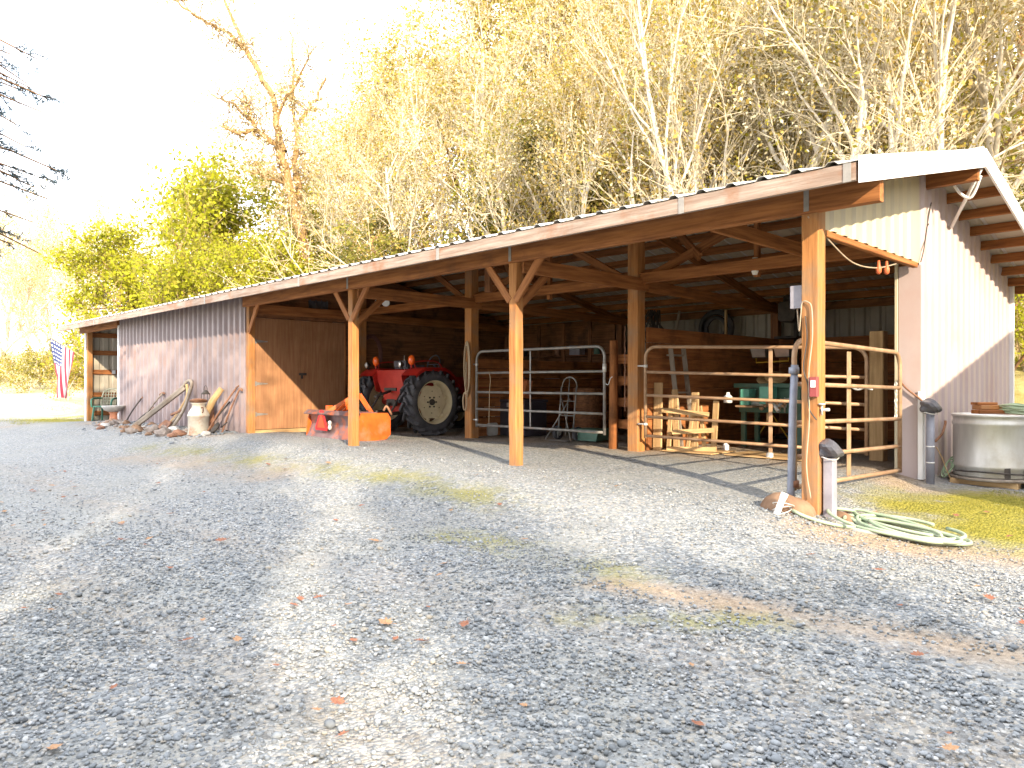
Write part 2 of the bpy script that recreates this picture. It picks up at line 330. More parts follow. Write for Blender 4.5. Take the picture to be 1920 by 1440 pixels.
def mixc(fac, a, bcol):
    m = nt.nodes.new('ShaderNodeMix'); m.data_type = 'RGBA'; L.new(fac, m.inputs['Factor']); L.new(a, m.inputs['A'])
    if isinstance(bcol, tuple): m.inputs['B'].default_value = c4(bcol)
    else: L.new(bcol, m.inputs['B'])
    return m.outputs['Result']
def attr(n):
    a = nt.nodes.new('ShaderNodeAttribute'); a.attribute_name = n; return a.outputs['Fac']
def ramp(src, p0, p1, k0=(0, 0, 0), k1=(1, 1, 1)):
    r = nt.nodes.new('ShaderNodeValToRGB'); r.color_ramp.elements[0].position = p0; r.color_ramp.elements[1].position = p1
    r.color_ramp.elements[0].color = c4(k0); r.color_ramp.elements[1].color = c4(k1); L.new(src, r.inputs['Fac']); return r.outputs['Color']
def noise(sc, det=6.0):
    n = _n(nt, 'ShaderNodeTexNoise', Scale=sc, Detail=det, Roughness=.65); L.new(tc.outputs['Object'], n.inputs['Vector']); return n.outputs['Fac']
def mul(a, bb):
    m = nt.nodes.new('ShaderNodeMath'); m.operation = 'MULTIPLY'; m.use_clamp = True; L.new(a, m.inputs[0])
    if isinstance(bb, (int, float)): m.inputs[1].default_value = bb
    else: L.new(bb, m.inputs[1])
    return m.outputs[0]
def add2(a, bb):
    m = nt.nodes.new('ShaderNodeMath'); m.operation = 'ADD'; m.use_clamp = True; L.new(a, m.inputs[0]); L.new(bb, m.inputs[1]); return m.outputs[0]
col = rp.outputs['Color']
col = mixc(mul(ramp(noise(1.1), .48, .68), .5), col, (.25, .245, .22))       # fines showing through
col = mixc(mul(ramp(noise(.55), .5, .7), .45), col, (.29, .31, .315))
dfac = mul(attr('dirt'), ramp(add2(mul(noise(9.0), 1.0), mul(attr('dirt'), .25)), .42, .6))
col = mixc(dfac, col, ramp(noise(22.0), .35, .65, (.24, .185, .135), (.40, .32, .24)))
mfac = mul(attr('moss'), ramp(add2(noise(7.0), mul(attr('moss'), .3)), .48, .68))
col = mixc(mfac, col, ramp(noise(30.0), .35, .65, (.15, .15, .025), (.33, .29, .055)))
hfac = ramp(attr('hillw'), .35, .65)
col = mixc(hfac, col, ramp(noise(1.7, 10.0), .38, .62, (.34, .29, .09), (.60, .51, .25)))
col = mixc(mul(attr('straw'), .8), col, ramp(noise(2.2, 8.0), .4, .6, (.50, .44, .25), (.64, .59, .42)))
L.new(col, b.inputs['Base Color'])
bp = _n(nt, 'ShaderNodeBump', Strength=1.0, Distance=.018)
inv = nt.nodes.new('ShaderNodeMath'); inv.operation = 'SUBTRACT'; inv.inputs[0].default_value = 1.0; L.new(vo.outputs['Distance'], inv.inputs[1])
L.new(inv.outputs[0], bp.inputs['Height'])
bp2 = _n(nt, 'ShaderNodeBump', Strength=.5, Distance=.03); L.new(noise(5.0), bp2.inputs['Height']); L.new(bp.outputs[0], bp2.inputs['Normal'])
L.new(bp2.outputs[0], b.inputs['Normal'])
me.materials.append(gm)
ground = bpy.data.objects.new('ground', me); C.objects.link(ground); ground['kind'] = 'structure'
ground['label'] = 'gravel yard and rising leaf covered hillside'

# ---------------------------------------------------------------- loose stones on the yard (uncountable)
def scatter_mesh(name, pos, siz, matl, kind='stuff', shapes=6, seed=3, flat=.62):
    rr = np.random.default_rng(seed); V0, F0 = ICO[1]; F0 = np.array(F0); n = len(pos); nv = len(V0)
    sh = [V0 * (1 + rr.uniform(-.28, .28, (nv, 1))) for _ in range(shapes)]
    base = np.stack(sh)[rr.integers(0, shapes, n)]
    sc = siz[:, None] * np.stack([rr.uniform(.75, 1.35, n), rr.uniform(.7, 1.1, n), rr.uniform(.45, .75, n)], 1)
    a = rr.uniform(0, 6.28, n); tl = rr.uniform(-.5, .5, n); Pp = base * sc[:, None, :]
    ct, st_ = np.cos(tl)[:, None], np.sin(tl)[:, None]; y, z = Pp[..., 1] * ct - Pp[..., 2] * st_, Pp[..., 1] * st_ + Pp[..., 2] * ct
    ca, sa = np.cos(a)[:, None], np.sin(a)[:, None]; x2, y2 = Pp[..., 0] * ca - y * sa, Pp[..., 0] * sa + y * ca
    Pp = np.stack([x2, y2, z], -1) + pos[:, None, :]
    F = (F0[None] + (np.arange(n) * nv)[:, None, None]).reshape(-1, 3)
    me = bpy.data.meshes.new(name); me.vertices.add(n * nv); me.vertices.foreach_set('co', Pp.astype(np.float32).ravel())
    me.loops.add(F.size); me.loops.foreach_set('vertex_index', F.ravel().astype(np.int32))
    me.polygons.add(len(F)); me.polygons.foreach_set('loop_start', np.arange(0, F.size, 3)); me.polygons.foreach_set('loop_total', np.full(len(F), 3))
    me.update(); at = me.attributes.new('rnd', 'FLOAT', 'POINT'); at.data.foreach_set('value', np.repeat(rr.uniform(0, 1, n), nv).astype(np.float32))
    me.materials.append(matl); o = bpy.data.objects.new(name, me); C.objects.link(o); o['kind'] = kind; return o
sm = bpy.data.materials.new('gravel_stone'); sm.use_nodes = True; nt = sm.node_tree; L = nt.links
b = nt.nodes['Principled BSDF']; b.inputs['Roughness'].default_value = .85; b.inputs['Specular IOR Level'].default_value = .25
a_ = nt.nodes.new('ShaderNodeAttribute'); a_.attribute_name = 'rnd'; rp = nt.nodes.new('ShaderNodeValToRGB'); L.new(a_.outputs['Fac'], rp.inputs['Fac'])
el = rp.color_ramp.elements; el[0].color = (.20, .215, .235, 1); el[1].color = (.52, .54, .56, 1)
for p_, c_ in ((.22, (.22, .242, .268)), (.5, (.28, .304, .332)), (.72, (.335, .355, .378)), (.82, (.38, .345, .295)), (.9, (.43, .44, .45))): e = el.new(p_); e.color = c4(c_)
tc = nt.nodes.new('ShaderNodeTexCoord'); nn = _n(nt, 'ShaderNodeTexNoise', Scale=60.0, Detail=3.0); L.new(tc.outputs['Object'], nn.inputs['Vector'])
hs = nt.nodes.new('ShaderNodeMix'); hs.data_type = 'RGBA'; hs.blend_type = 'MULTIPLY'; hs.inputs['Factor'].default_value = .35
L.new(rp.outputs[0], hs.inputs['A']); L.new(nn.outputs['Fac'], hs.inputs['B']); n3 = _n(nt, 'ShaderNodeTexNoise', Scale=.75, Detail=5.0); L.new(tc.outputs['Object'], n3.inputs['Vector'])
r3 = nt.nodes.new('ShaderNodeValToRGB'); r3.color_ramp.elements[0].position = .38; r3.color_ramp.elements[1].position = .62; r3.color_ramp.elements[0].color = (.74, .76, .75, 1); r3.color_ramp.elements[1].color = (1.0, 1.0, 1.0, 1); L.new(n3.outputs['Fac'], r3.inputs['Fac'])
h3 = nt.nodes.new('ShaderNodeMix'); h3.data_type = 'RGBA'; h3.blend_type = 'MULTIPLY'; h3.inputs['Factor'].default_value = .8; L.new(hs.outputs['Result'], h3.inputs['A']); L.new(r3.outputs[0], h3.inputs['B']); L.new(h3.outputs['Result'], b.inputs['Base Color'])
def view_scatter(n, d0, d1, pw, seed):
    """random yard points in front of the viewpoint, denser near it"""
    rr = np.random.default_rng(seed); u = rr.uniform(0, 1, n); d = (d0 ** pw + u * (d1 ** pw - d0 ** pw)) ** (1 / pw)
    t = rr.uniform(-.78, .78, n); vx, vy = -math.cos(YAW), math.sin(YAW); rx, ry = math.sin(YAW), math.cos(YAW)
    return CAM.x + d * (vx + rx * t), CAM.y + d * (vy + ry * t)
xs, ys = view_scatter(150000, 2.2, 12.5, 1.2, 5)
keep = (ys < np.where(xs < -.5, -.1, .35)) & (xs > -16)
# thinner where wheels have pressed the yard smooth or moss grows
rut = .55 * np.exp(-((ys + 3.35 - .06 * xs - .08 * wob(xs, ys, .6)) / .22) ** 2) + .5 * np.exp(-((ys + 4.75 - .06 * xs - .08 * wob(xs, ys, .6)) / .22) ** 2)
thin = rut + np.exp(-((ys + 1.6 - .0 * xs) / .55) ** 2) * .55 * (xs < .3) + np.exp(-((ys + 2.45) / .2) ** 2) * .8 * (xs > -.4)
patch = .5 + .5 * np.clip(wob(xs, ys, 1.3), -1, 1)
dist_ = np.hypot(xs - CAM.x, ys - CAM.y); keep &= nrg.uniform(0, 1, len(xs)) < 1.05 - ss(4.0, 11.5, dist_)
keep &= nrg.uniform(0, 1, len(xs)) > np.clip(thin + .30 * patch, 0, .92)
keep &= ~((xs > .45) & (ys > -.6) & (nrg.uniform(0, 1, len(xs)) < .75))
xs, ys, rut = xs[keep], ys[keep], rut[keep]
sz = np.clip(nrg.lognormal(-5.05, .42, len(xs)), .0035, .024)
scatter_mesh('loose_gravel', np.stack([xs, ys, gz(xs, ys) + sz * .18 + .004 - .016 * np.minimum(1, rut / .7)], 1), sz, sm, seed=4)['label'] = 'loose grey gravel stones covering the yard'
# ---------------------------------------------------------------- the barn
BAY = 3.66
PX = [-BAY * k for k in range(4)]               # front posts of the open bays
XE, XF = -18.73, -21.74
Y_EAVE, Z_EAVE, Y_RIDGE, Z_RIDGE, SB = -0.618, 2.809, 2.99, 3.669, 0.222
SF = (Z_RIDGE - Z_EAVE) / (Y_RIDGE - Y_EAVE)
XR, XL, Y_BACK = 0.644, -22.5, 7.62
def zr(y): return Z_EAVE + SF * (y - Y_EAVE) if y < Y_RIDGE else Z_RIDGE - SB * (y - Y_RIDGE)
barn = thing('pole_barn', 'long open fronted pole barn with brown metal siding, timber posts and low metal roof', 'barn')
def part(mb, name, m, label=None): return mb.build(name, m, barn, label)

def rib_profile(u0, u1, pitch, top, ramp_, depth):
    pts = []; u = u0; pts.append((u0, 0.0))
    while u + pitch <= u1 + 1e-6:
        a = u + (pitch - top) / 2 - ramp_
        pts += [(a, 0.0), (a + ramp_, depth), (a + ramp_ + top, depth), (a + 2 * ramp_ + top, 0.0)]; u += pitch
    pts.append((u1, 0.0)); out = []
    for p in pts:
        if not out or p[0] > out[-1][0] + 1e-4: out.append(p)
    return out
def sheet(prof, A, B, th=0.004):
    """ribbed sheet: A(u,d), B(u,d) give its two edges; closed with a thickness th"""
    mb = MB(); n = len(prof)
    for dd in (0.0, -th):
        mb.add([A(u, d + dd) for u, d in prof] + [B(u, d + dd) for u, d in prof], [(i, i + 1, n + i + 1, n + i) if dd == 0 else (n + i, n + i + 1, i + 1, i) for i in range(n - 1)])
    m = 2 * n
    for i in range(n - 1):
        mb.F += [(i, m + i, m + i + 1, i + 1), (n + i + 1, m + n + i + 1, m + n + i, n + i)]; mb.S += [False, False]
    mb.F += [(0, n, m + n, m), (n - 1, m + n - 1, m + n + n - 1, n + n - 1)]; mb.S += [False, False]
    return mb
# roof sheets, ribs running down the slope
rp_ = rib_profile(XL, XR, 0.285, 0.05, 0.028, 0.026)
nf, nb_ = Vector((0, -SF, 1)).normalized(), Vector((0, SB, 1)).normalized()
part(sheet(rp_, lambda u, d: Vector((u, Y_EAVE - .03, zr(Y_EAVE - .03))) + nf * d, lambda u, d: Vector((u, Y_RIDGE, Z_RIDGE)) + nf * d), 'roof_sheet', [GALV])
part(sheet(rp_, lambda u, d: Vector((u, Y_RIDGE, Z_RIDGE)) + nb_ * d, lambda u, d: Vector((u, Y_BACK, zr(Y_BACK))) + nb_ * d), 'roof_sheet', [GALV])
# pale underside lining film just under the sheets
for ya, yb in ((Y_EAVE + .05, Y_RIDGE - .01), (Y_RIDGE + .01, Y_BACK - .05)):
    n_ = nf if yb < Y_RIDGE else nb_
    part(sheet(rib_profile(XL + .05, XR - .05, .285, .05, .028, .022), lambda u, d: Vector((u, ya, zr(ya))) + n_ * (d - .012), lambda u, d: Vector((u, yb, zr(yb))) + n_ * (d - .012), .003), 'roof_lining', UNDER)
mb = MB(); mb.prism([(-.16, -.16 * SF - .0), (0, .012), (.16, -.16 * SB), (.16, -.16 * SB + .012), (0, .03), (-.16, -.16 * SF + .012)], (XL + (XR - XL) / 2, Y_RIDGE, Z_RIDGE + .03), (0, 1, 0), (0, 0, 1), (1, 0, 0), XR - XL)
part(mb, 'ridge_cap', GALV)
# fascia boards (in lengths), straps
xf = [XR - .02, -.9, -4.4, -7.9, -11.6, -15.2, -18.9, XL + .02]
for i in range(len(xf) - 1):
    mb = MB(); mb.beam((xf[i + 1] + .003, Y_EAVE, 2.724), (xf[i] - .003, Y_EAVE, 2.724), .04, .14, c=.004); part(mb, 'fascia_board', FASCIA)
for x in (xf[1], xf[2], xf[3], xf[4], xf[5], xf[6], .56):
    mb = MB(); mb.box(x - .03, x + .03, Y_EAVE - .026, Y_EAVE - .0225, 2.65, 2.795, .001); part(mb, 'fascia_strap', STRAP)
# white barge boards at the right gable
for ya, yb in ((Y_EAVE - .025, Y_RIDGE), (Y_RIDGE, Y_BACK)):
    mb = MB(); mb.prism([(ya, zr(ya) - .175), (yb, zr(yb) - .175), (yb, zr(yb) + .03), (ya, zr(ya) + .03)], (XR + .012, 0, 0), (0, 1, 0), (0, 0, 1), (1, 0, 0), .024)
    part(mb, 'barge_board', WHITE)
for ya, yb in ((Y_EAVE, Y_RIDGE), (Y_RIDGE, Y_BACK)):
    mb = MB(); mb.prism([(ya, zr(ya) - .14), (yb, zr(yb) - .14), (yb, zr(yb) + .02), (ya, zr(ya) + .02)], (XL - .015, 0, 0), (0, 1, 0), (0, 0, 1), (1, 0, 0), .03)
    part(mb, 'barge_board', FASCIA)
# front beam in two lengths, inner beam, ridge beam
for a, b_ in ((.62, -7.33), (-7.336, -11.06)):
    mb = MB(); mb.beam((b_, -.085, 2.708), (a, -.085, 2.708), .085, .24, c=.005); part(mb, 'front_beam', TIMBER)
mb = MB(); mb.beam((-22.3, -.085, 2.70), (-18.74, -.085, 2.70), .085, .2); part(mb, 'front_beam', TIMBER)
for a, b_ in ((-.02, -3.57), (-3.75, -7.23), (-7.41, -10.9)):
    mb = MB(); mb.beam((b_, 2.5, 2.645), (a, 2.5, 2.645), .09, .15); part(mb, 'inner_beam', TIMBER)
mb = MB(); mb.beam((XL + .05, Y_RIDGE, 3.46), (XR - .05, Y_RIDGE, 3.46), .09, .2); part(mb, 'ridge_beam', TIMBER)
# posts
def wavy_post(x, y, w, z0, z1, m, wob_=.0):
    mb = MB(); n = 10; vs, gs, fs = [], [], []; H = w / 2; c = .008
    sec = [(-H + c, -H), (H - c, -H), (H, -H + c), (H, H - c), (H - c, H), (-H + c, H), (-H, H - c), (-H, -H + c)]; off = rng.uniform(0, 40)
    for i in range(n + 1):
        t = i / n; z = z0 + (z1 - z0) * t; k = 1 + wob_ * rng.uniform(-1, 1); dx = wob_ * w * rng.uniform(-.5, .5)
        for a, b_ in sec: vs.append((x + a * k + dx, y + b_ * k, z)); gs.append((z + off, a + off, b_))
    for i in range(n):
        for k in range(8): fs.append((i * 8 + k, i * 8 + (k + 1) % 8, i * 8 + 8 + (k + 1) % 8, i * 8 + 8 + k))
    fs += [tuple(range(7, -1, -1)), tuple(range(n * 8, n * 8 + 8))]
    mb.add(vs, fs, gs); return part(mb, 'post', m)
for k, x in enumerate(PX): wavy_post(x + (.0 if k else .03), 0, .13 if k else .15, -.25, zr(0) - .12, POSTW, .05 if k else .015)
wavy_post(XF, 0, .14, -.2, zr(0) - .12, POSTW, .01)
for x in (-BAY, -2 * BAY, -3 * BAY): wavy_post(x, 2.5, .185, -.1, zr(2.5) - .12, POSTW, .008)
wavy_post(-.09, 2.89, .14, -.1, zr(2.89) - .12, TIMBER, .0)
wavy_post(-.66, 3.6, .17, -.1, 1.78, PALEW, .0)
for x in (-.1, -BAY, -2 * BAY, -3 * BAY): wavy_post(x, 6.98, .15, -.1, zr(7) - .12, DARKW, .0)
# post top brackets
for x in PX[:3]:
    mb = MB(); mb.box(x + .0, x + .045, -.135, -.1285, 2.60, 2.82, .001); part(mb, 'post_bracket', STRAP)
# knee braces
def brace(p0, p1, w=.04, h=.1, m=TIMBER, name='knee_brace'):
    mb = MB(); mb.beam(p0, p1, w, h); part(mb, name, m)
for k in (1, 2):
    x = PX[k]
    brace((x + .05, -.05, 2.13), (x + .48, -.05, 2.63)); brace((x - .05, -.05, 2.13), (x - .48, -.05, 2.63))
    brace((x, .05, 2.06), (x, .62, 2.56))
brace((PX[3] + .05, -.05, 2.1), (PX[3] + .42, -.05, 2.62))
# ties from the front posts to the inner posts and on to the back
for x in PX[1:]:
    mb = MB(); mb.beam((x + .115, .0, 2.555), (x + .115, 2.62, 2.555), .045, .185); part(mb, 'tie_beam', TIMBER)
    mb = MB(); mb.beam((x + .117, 2.63, 2.54), (x + .117, 7.0, 2.50), .045, .17); part(mb, 'tie_beam', TIMBER)
mb = MB(); mb.beam((-.95, -.02, 2.66), (-.95, 2.44, 2.66), .045, .15); part(mb, 'tie_beam', TIMBER)
for i, x in enumerate((-BAY, -2 * BAY)):
    brace((x + .1, 2.5, 2.6), (x + 1.55, 2.85, 3.3), .045, .12, name='web_brace')
    brace((x + .45, 2.92, 3.32), (x + 1.0, 2.6, 2.86), .045, .12, name='web_brace')
    brace((x - .1, 2.5, 2.6), (x - 1.5, 2.85, 3.3), .045, .12, name='web_brace')
    mb = MB(); mb.beam((x + 1.85, 2.59, 2.5), (x + 1.85, 2.59, 3.35), .07, .07); part(mb, 'king_strut', TIMBER)
    mb = MB(); mb.beam((x - 1.8, 1.2, 2.5), (x - 1.8, 1.2, 2.95), .07, .12); part(mb, 'king_strut', DARKW)
# rafters and purlins
for x in [0.0] + PX[1:] + [-14.6, XE, XF]:
    for ya, yb in ((-.03, Y_RIDGE - .05), (Y_RIDGE + .05, Y_BACK - .05)):
        mb = MB(); d = .235
        mb.beam((x - .08, ya, zr(ya) - d), (x - .08, yb, zr(yb) - d), .045, .15); part(mb, 'rafter', TIMBER)
ys_f = [-.52, .02, .56, 1.1, 1.64, 2.18, 2.7]; ys_b = [3.3, 3.85, 4.4, 4.95, 5.5, 6.05, 6.6, 7.1, 7.5]
for y in ys_f + ys_b:
    n_ = nf if y < Y_RIDGE else nb_
    mb = MB(); p = Vector((0, y, zr(y))) - n_ * .083
    mb.beam((XL + .02, p.y, p.z), (XR - .01, p.y, p.z), .04, .125, up=n_); part(mb, 'purlin', TIMBER)

# front wall of ribbed siding, posts' corner trims
pr = rib_profile(XE + .03, -11.06, .262, .075, .05, .05)
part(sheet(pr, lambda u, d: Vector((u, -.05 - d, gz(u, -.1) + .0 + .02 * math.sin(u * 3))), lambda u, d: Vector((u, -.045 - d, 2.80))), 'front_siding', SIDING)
mb = MB(); mb.box(XE - .03, XE + .05, -.105, -.03, .08, 2.66, .004); mb.box(XE - .032, XE - .028, -.1, .06, .08, 2.66, .001); part(mb, 'corner_trim', WHITE)
mb = MB(); mb.box(-11.075, -11.03, -.095, -.045, .12, 2.58, .004); part(mb, 'corner_trim', SIDING)
# room partition beside the bay, with double plywood doors
XD = -3 * BAY
for nm, y0, y1 in (('door', .085, 1.06), ('door', 1.066, 2.09)):
    mb = MB(); mb.box(XD - .015, XD + .015, y0, y1, .2, 2.39, .003)
    dr = part(mb, nm, PLY)
    if y0 < .5:
        for z in (.5, 1.1, 1.93):
            hb = MB(); hb.box(XD + .016, XD + .021, y0 - .06, y0 + .03, z - .045, z + .045, .001); hb.prism([(0, -.03), (.24, -.008), (.24, .008), (0, .03)], (XD + .0185, y0 + .02, z), (0, 1, 0), (0, 0, 1), (1, 0, 0), .004)
            hb.build('hinge', STEEL, dr)
    else:
        hb = MB(); hb.box(XD + .016, XD + .026, y0 - .05, y0 + .12, 1.27, 1.32, .002); hb.box(XD + .02, XD + .045, y0 - .01, y0 + .03, 1.2, 1.28, .004)
        hb.build('latch', IRON, dr)
mb = MB(); mb.box(XD - .02, XD + .02, .07, 2.1, .05, .19, .003); part(mb, 'door_sill_board', PALEW)
mb = MB(); mb.beam((XD + .01, .06, 2.47), (XD + .01, 2.42, 2.47), .06, .14); part(mb, 'door_header', DARKW)
mb = MB(); mb.beam((XD + .005, 2.1, .05), (XD + .005, 2.1, 2.4), .05, .03, up=(0, 1, 0)); part(mb, 'door_jamb', TIMBER)
mb = MB(); mb.prism([(.05, 2.54), (2.4, 2.54), (2.4, zr(2.4) - .14), (.05, zr(.05) - .14)], (XD - .03, 0, 0), (0, 1, 0), (0, 0, 1), (1, 0, 0), .02); part(mb, 'partition_board', DARKW)
mb = MB(); mb.box(XD - .06, XD - .04, 2.15, 7.0, .05, 2.52, .003); part(mb, 'partition_board', DARKW)
mb = MB(); mb.prism([(2.6, 2.5), (7.0, 2.5), (7.0, zr(7) - .14), (2.99, 3.45), (2.6, zr(2.6) - .14)], (XD - .05, 0, 0), (0, 1, 0), (0, 0, 1), (1, 0, 0), .02); part(mb, 'partition_board', DARKW)
mb = MB(); mb.box(XD - .015, XD - .0, 1.25, 1.7, 2.62, 2.82, .002)
for i in range(4): mb.box(XD, XD + .015, 1.27 + i * .13, 1.29 + i * .13, 2.6, 2.84, .002)
part(mb, 'vent_grille', BLACKP)
# rear wall, left gable wall, room side wall, with girts
pr = rib_profile(XF - .1, .03, .262, .06, .03, .03)
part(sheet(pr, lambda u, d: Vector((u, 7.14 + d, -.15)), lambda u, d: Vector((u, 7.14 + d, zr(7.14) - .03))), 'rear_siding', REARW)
for z in (.4, 1.05, 2.52):
    mb = MB(); mb.beam((XD + .1, 7.10, z), (-.03, 7.10, z), .04, .14); part(mb, 'girt', DARKW)
def gable_sheet(x, sgn, y0, y1, zl, m, name, pitch=.262, zmax=None, dp=.026):
    pr = rib_profile(y0, y1, pitch, .075, .03, dp)
    out = []
    for u, d in pr: out.append((u, d))
    if y0 < Y_RIDGE < y1: out = sorted(out + [(Y_RIDGE, 0.0)], key=lambda q: q[0])
    return part(sheet(out, lambda u, d: Vector((x + sgn * d, u, zl(u))), lambda u, d: Vector((x + sgn * d, u, zr(u) - .02))), name, m)
gable_sheet(XF - .09, -1, -.05, 7.16, lambda u: -.05, UNDER, 'left_gable_siding')
for z in (.2, .76, 1.44, 2.02, 2.55):
    mb = MB(); mb.beam((XF - .062, .08, z), (XF - .062, 7.0, z), .045, .14); part(mb, 'girt', PLANK)
mb = MB(); mb.box(XF - .15, XF - .085, -.1, -.03, -.06, 2.6, .004); mb.box(XF - .1, XF - .03, -.085, -.078, -.06, 2.6, .002); part(mb, 'corner_trim', WHITE)
mb = MB(); mb.box(XF - .04, XF - .02, .62, .72, 1.39, 1.5, .004); part(mb, 'outlet_box', WHITE)
pr2 = rib_profile(.0, 7.1, .262, .06, .03, .03)
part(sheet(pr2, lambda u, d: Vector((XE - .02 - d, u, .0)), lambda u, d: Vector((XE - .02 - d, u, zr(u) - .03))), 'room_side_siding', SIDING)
# right gable: lower wall, upper panel, end trims, return
XW = .05
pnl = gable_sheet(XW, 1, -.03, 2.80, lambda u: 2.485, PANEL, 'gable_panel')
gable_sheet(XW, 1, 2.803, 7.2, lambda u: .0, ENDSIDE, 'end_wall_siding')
mb = MB(); mb.beam((XW - .02, .05, 2.455), (XW - .02, 2.72, 2.455), .06, .06); part(mb, 'panel_header', TIMBER)
mb = MB(); mb.box(-.16, XW + .03, 2.772, 2.798, .02, 2.46, .003); part(mb, 'wall_return', ENDSIDE)
mb = MB(); mb.box(-.20, -.165, 2.76, 2.80, .02, 2.5, .004); part(mb, 'corner_trim', PANEL)
mb = MB(); mb.box(XW + .0, XW + .055, 2.752, 2.77, .02, 1.02, .003); mb.box(XW + .037, XW + .055, 2.772, 2.84, .02, 1.02, .003); part(mb, 'corner_trim', WHITE)
mb = MB(); mb.box(XW - .02, XW + .055, 7.17, 7.24, -.05, zr(7.2) - .02, .004); part(mb, 'corner_trim', WHITE)
for z in (.5, 1.1, 1.7, 2.3):
    mb = MB(); mb.beam((-.02, 2.8, z), (-.02, 7.0, z), .045, .13); part(mb, 'girt', DARKW)
# stall lining: planks along the back of two bays, a plank wall between the bays, board fence
def planks(axis, fixed, a, b_, z0, n, h, gap, m, name, jit=0.0, th=.035):
    for i in range(n):
        mb = MB(); z = z0 + (h + gap) * i + h / 2; j = rng.uniform(-jit, jit)
        if axis == 'x': mb.beam((a, fixed + rng.uniform(0, .006), z + j), (b_, fixed + rng.uniform(0, .006), z - j), th, h, c=.006)
        else: mb.beam((fixed + rng.uniform(0, .006), a, z + j), (fixed + rng.uniform(0, .006), b_, z - j), th, h, c=.006)
        part(mb, name, m)
planks('x', 6.94, -6.2, -.12, .12, 8, .222, .006, PLANK, 'stall_plank')
planks('y', -BAY + .10, 2.62, 6.85, .12, 8, .222, .006, PLANK, 'stall_plank')
planks('x', 6.94, -7.2, -6.21, .12, 7, .222, .006, PLANK, 'stall_plank')
planks('y', -2 * BAY - .1, 2.62, 6.85, .12, 8, .17, .012, PLANK, 'stall_plank')
planks('x', 2.66, -4.2, -3.74, .42, 4, .14, .19, PLANK, 'rail_board')
mb = MB(); mb.tube([(-4.13, 2.56, -.05), (-4.125, 2.56, .9), (-4.12, 2.56, 1.76)], [.07, .066, .062], n=14); part(mb, 'round_post', PLANK)
# shelves and studs behind the tractor
for x in (-10.3, -9.5, -8.7, -7.9):
    mb = MB(); mb.beam((x, 6.6, .1), (x, 6.6, 2.5), .09, .05, up=(0, 1, 0)); part(mb, 'stud', DARKW)
for z in (1.05, 1.75):
    mb = MB(); mb.beam((-10.8, 6.75, z), (-7.5, 6.75, z), .3, .03); part(mb, 'shelf_board', DARKW)
mb = MB(); mb.box(-10.9, -7.45, 6.93, 6.96, .1, 2.45, .003); part(mb, 'lining_board', DARKW)
# conduit, sockets and wiring fixed to the barn
def wire(pts, r, m, name='cable', label=None):
    mb = MB(); mb.tube(pts, r, n=6); return part(mb, name, m, label)
def catm(pts, k=6):
    pts = [Vector(p) for p in pts]; P = [pts[0]] + pts + [pts[-1]]; out = []
    for i in range(1, len(P) - 2):
        for j in range(k):
            t = j / k; a, b_, c_, d = P[i - 1], P[i], P[i + 1], P[i + 2]
            out.append(.5 * ((2 * b_) + (c_ - a) * t + (2 * a - 5 * b_ + 4 * c_ - d) * t * t + (3 * b_ - a - 3 * c_ + d) * t ** 3))
    out.append(pts[-1]); return out
wire(catm([(.02, -.09, 2.56), (.03, .3, 2.42), (.02, .9, 2.28), (.03, 1.5, 2.29), (.03, 2.1, 2.4)]), .007, CABLE)
wire(catm([(.09, 3.1, 3.22), (.085, 3.0, 3.0), (.085, 2.85, 2.65), (.085, 2.74, 2.49)]), .006, IRON)
wire(catm([(.09, 3.08, 3.2), (.09, 2.98, 3.05), (.09, 2.97, 2.94), (.09, 3.01, 2.96)]), .006, IRON)
wire([(.615, 3.02, 3.50), (.09, 3.92, 3.06)], .022, WHITE, 'conduit_strut')
wire(catm([(.33, 3.09, 3.37), (.39, 3.1, 3.27), (.47, 3.12, 3.21), (.53, 3.1, 3.27), (.60, 3.04, 3.42)]), .018, WHITE, 'conduit_strut')
mb = MB(); mb.box(-.17, -.055, -.03, .03, 1.78, 1.98, .006); part(mb, 'junction_box', GREYP)
wire(catm([(-.11, -.01, 1.78), (-.09, -.03, 1.62), (-.06, -.08, 1.58), (-.045, -.085, 1.72), (-.03, -.09, 1.82), (.02, -.095, 1.82), (.055, -.095, 1.76), (.06, -.095, 1.5), (.03, -.095, 1.2), (.035, -.095, .8), (.01, -.095, .4), (.05, -.10, .12)]), .006, CABLE)
wire(catm([(-.005, -.088, 1.7), (.012, -.09, 1.5), (-.02, -.09, 1.25), (.02, -.09, 1.1), (.03, -.09, .9), (.1, -.1, .8)]), .006, IRON)
mb = MB(); mb.box(.045, .115, -.125, -.082, 1.0, 1.17, .006); ob = part(mb, 'outlet_box', mat('box_maroon', (.25, .05, .05), rough=.5)); q = MB(); q.box(.06, .10, -.132, -.1255, 1.08, 1.14, .002); q.build('outlet_plate', WHITE, ob)
for p in ((.04, 1.55, 2.37), (.04, 1.78, 2.39)):
    mb = MB(); mb.lathe([(.012, .0), (.016, -.05), (.03, -.08), (.026, -.12), (.01, -.14)], p, n=12); part(mb, 'lamp_holder', mat('holder_orange', (.55, .13, .05), rough=.5))
mb = MB(); mb.lathe([(.035, .0), (.035, -.12), (.05, -.16), (.03, -.22)], (-1.81, 2.53, 2.74), n=14); part(mb, 'lamp_holder', WHITE)
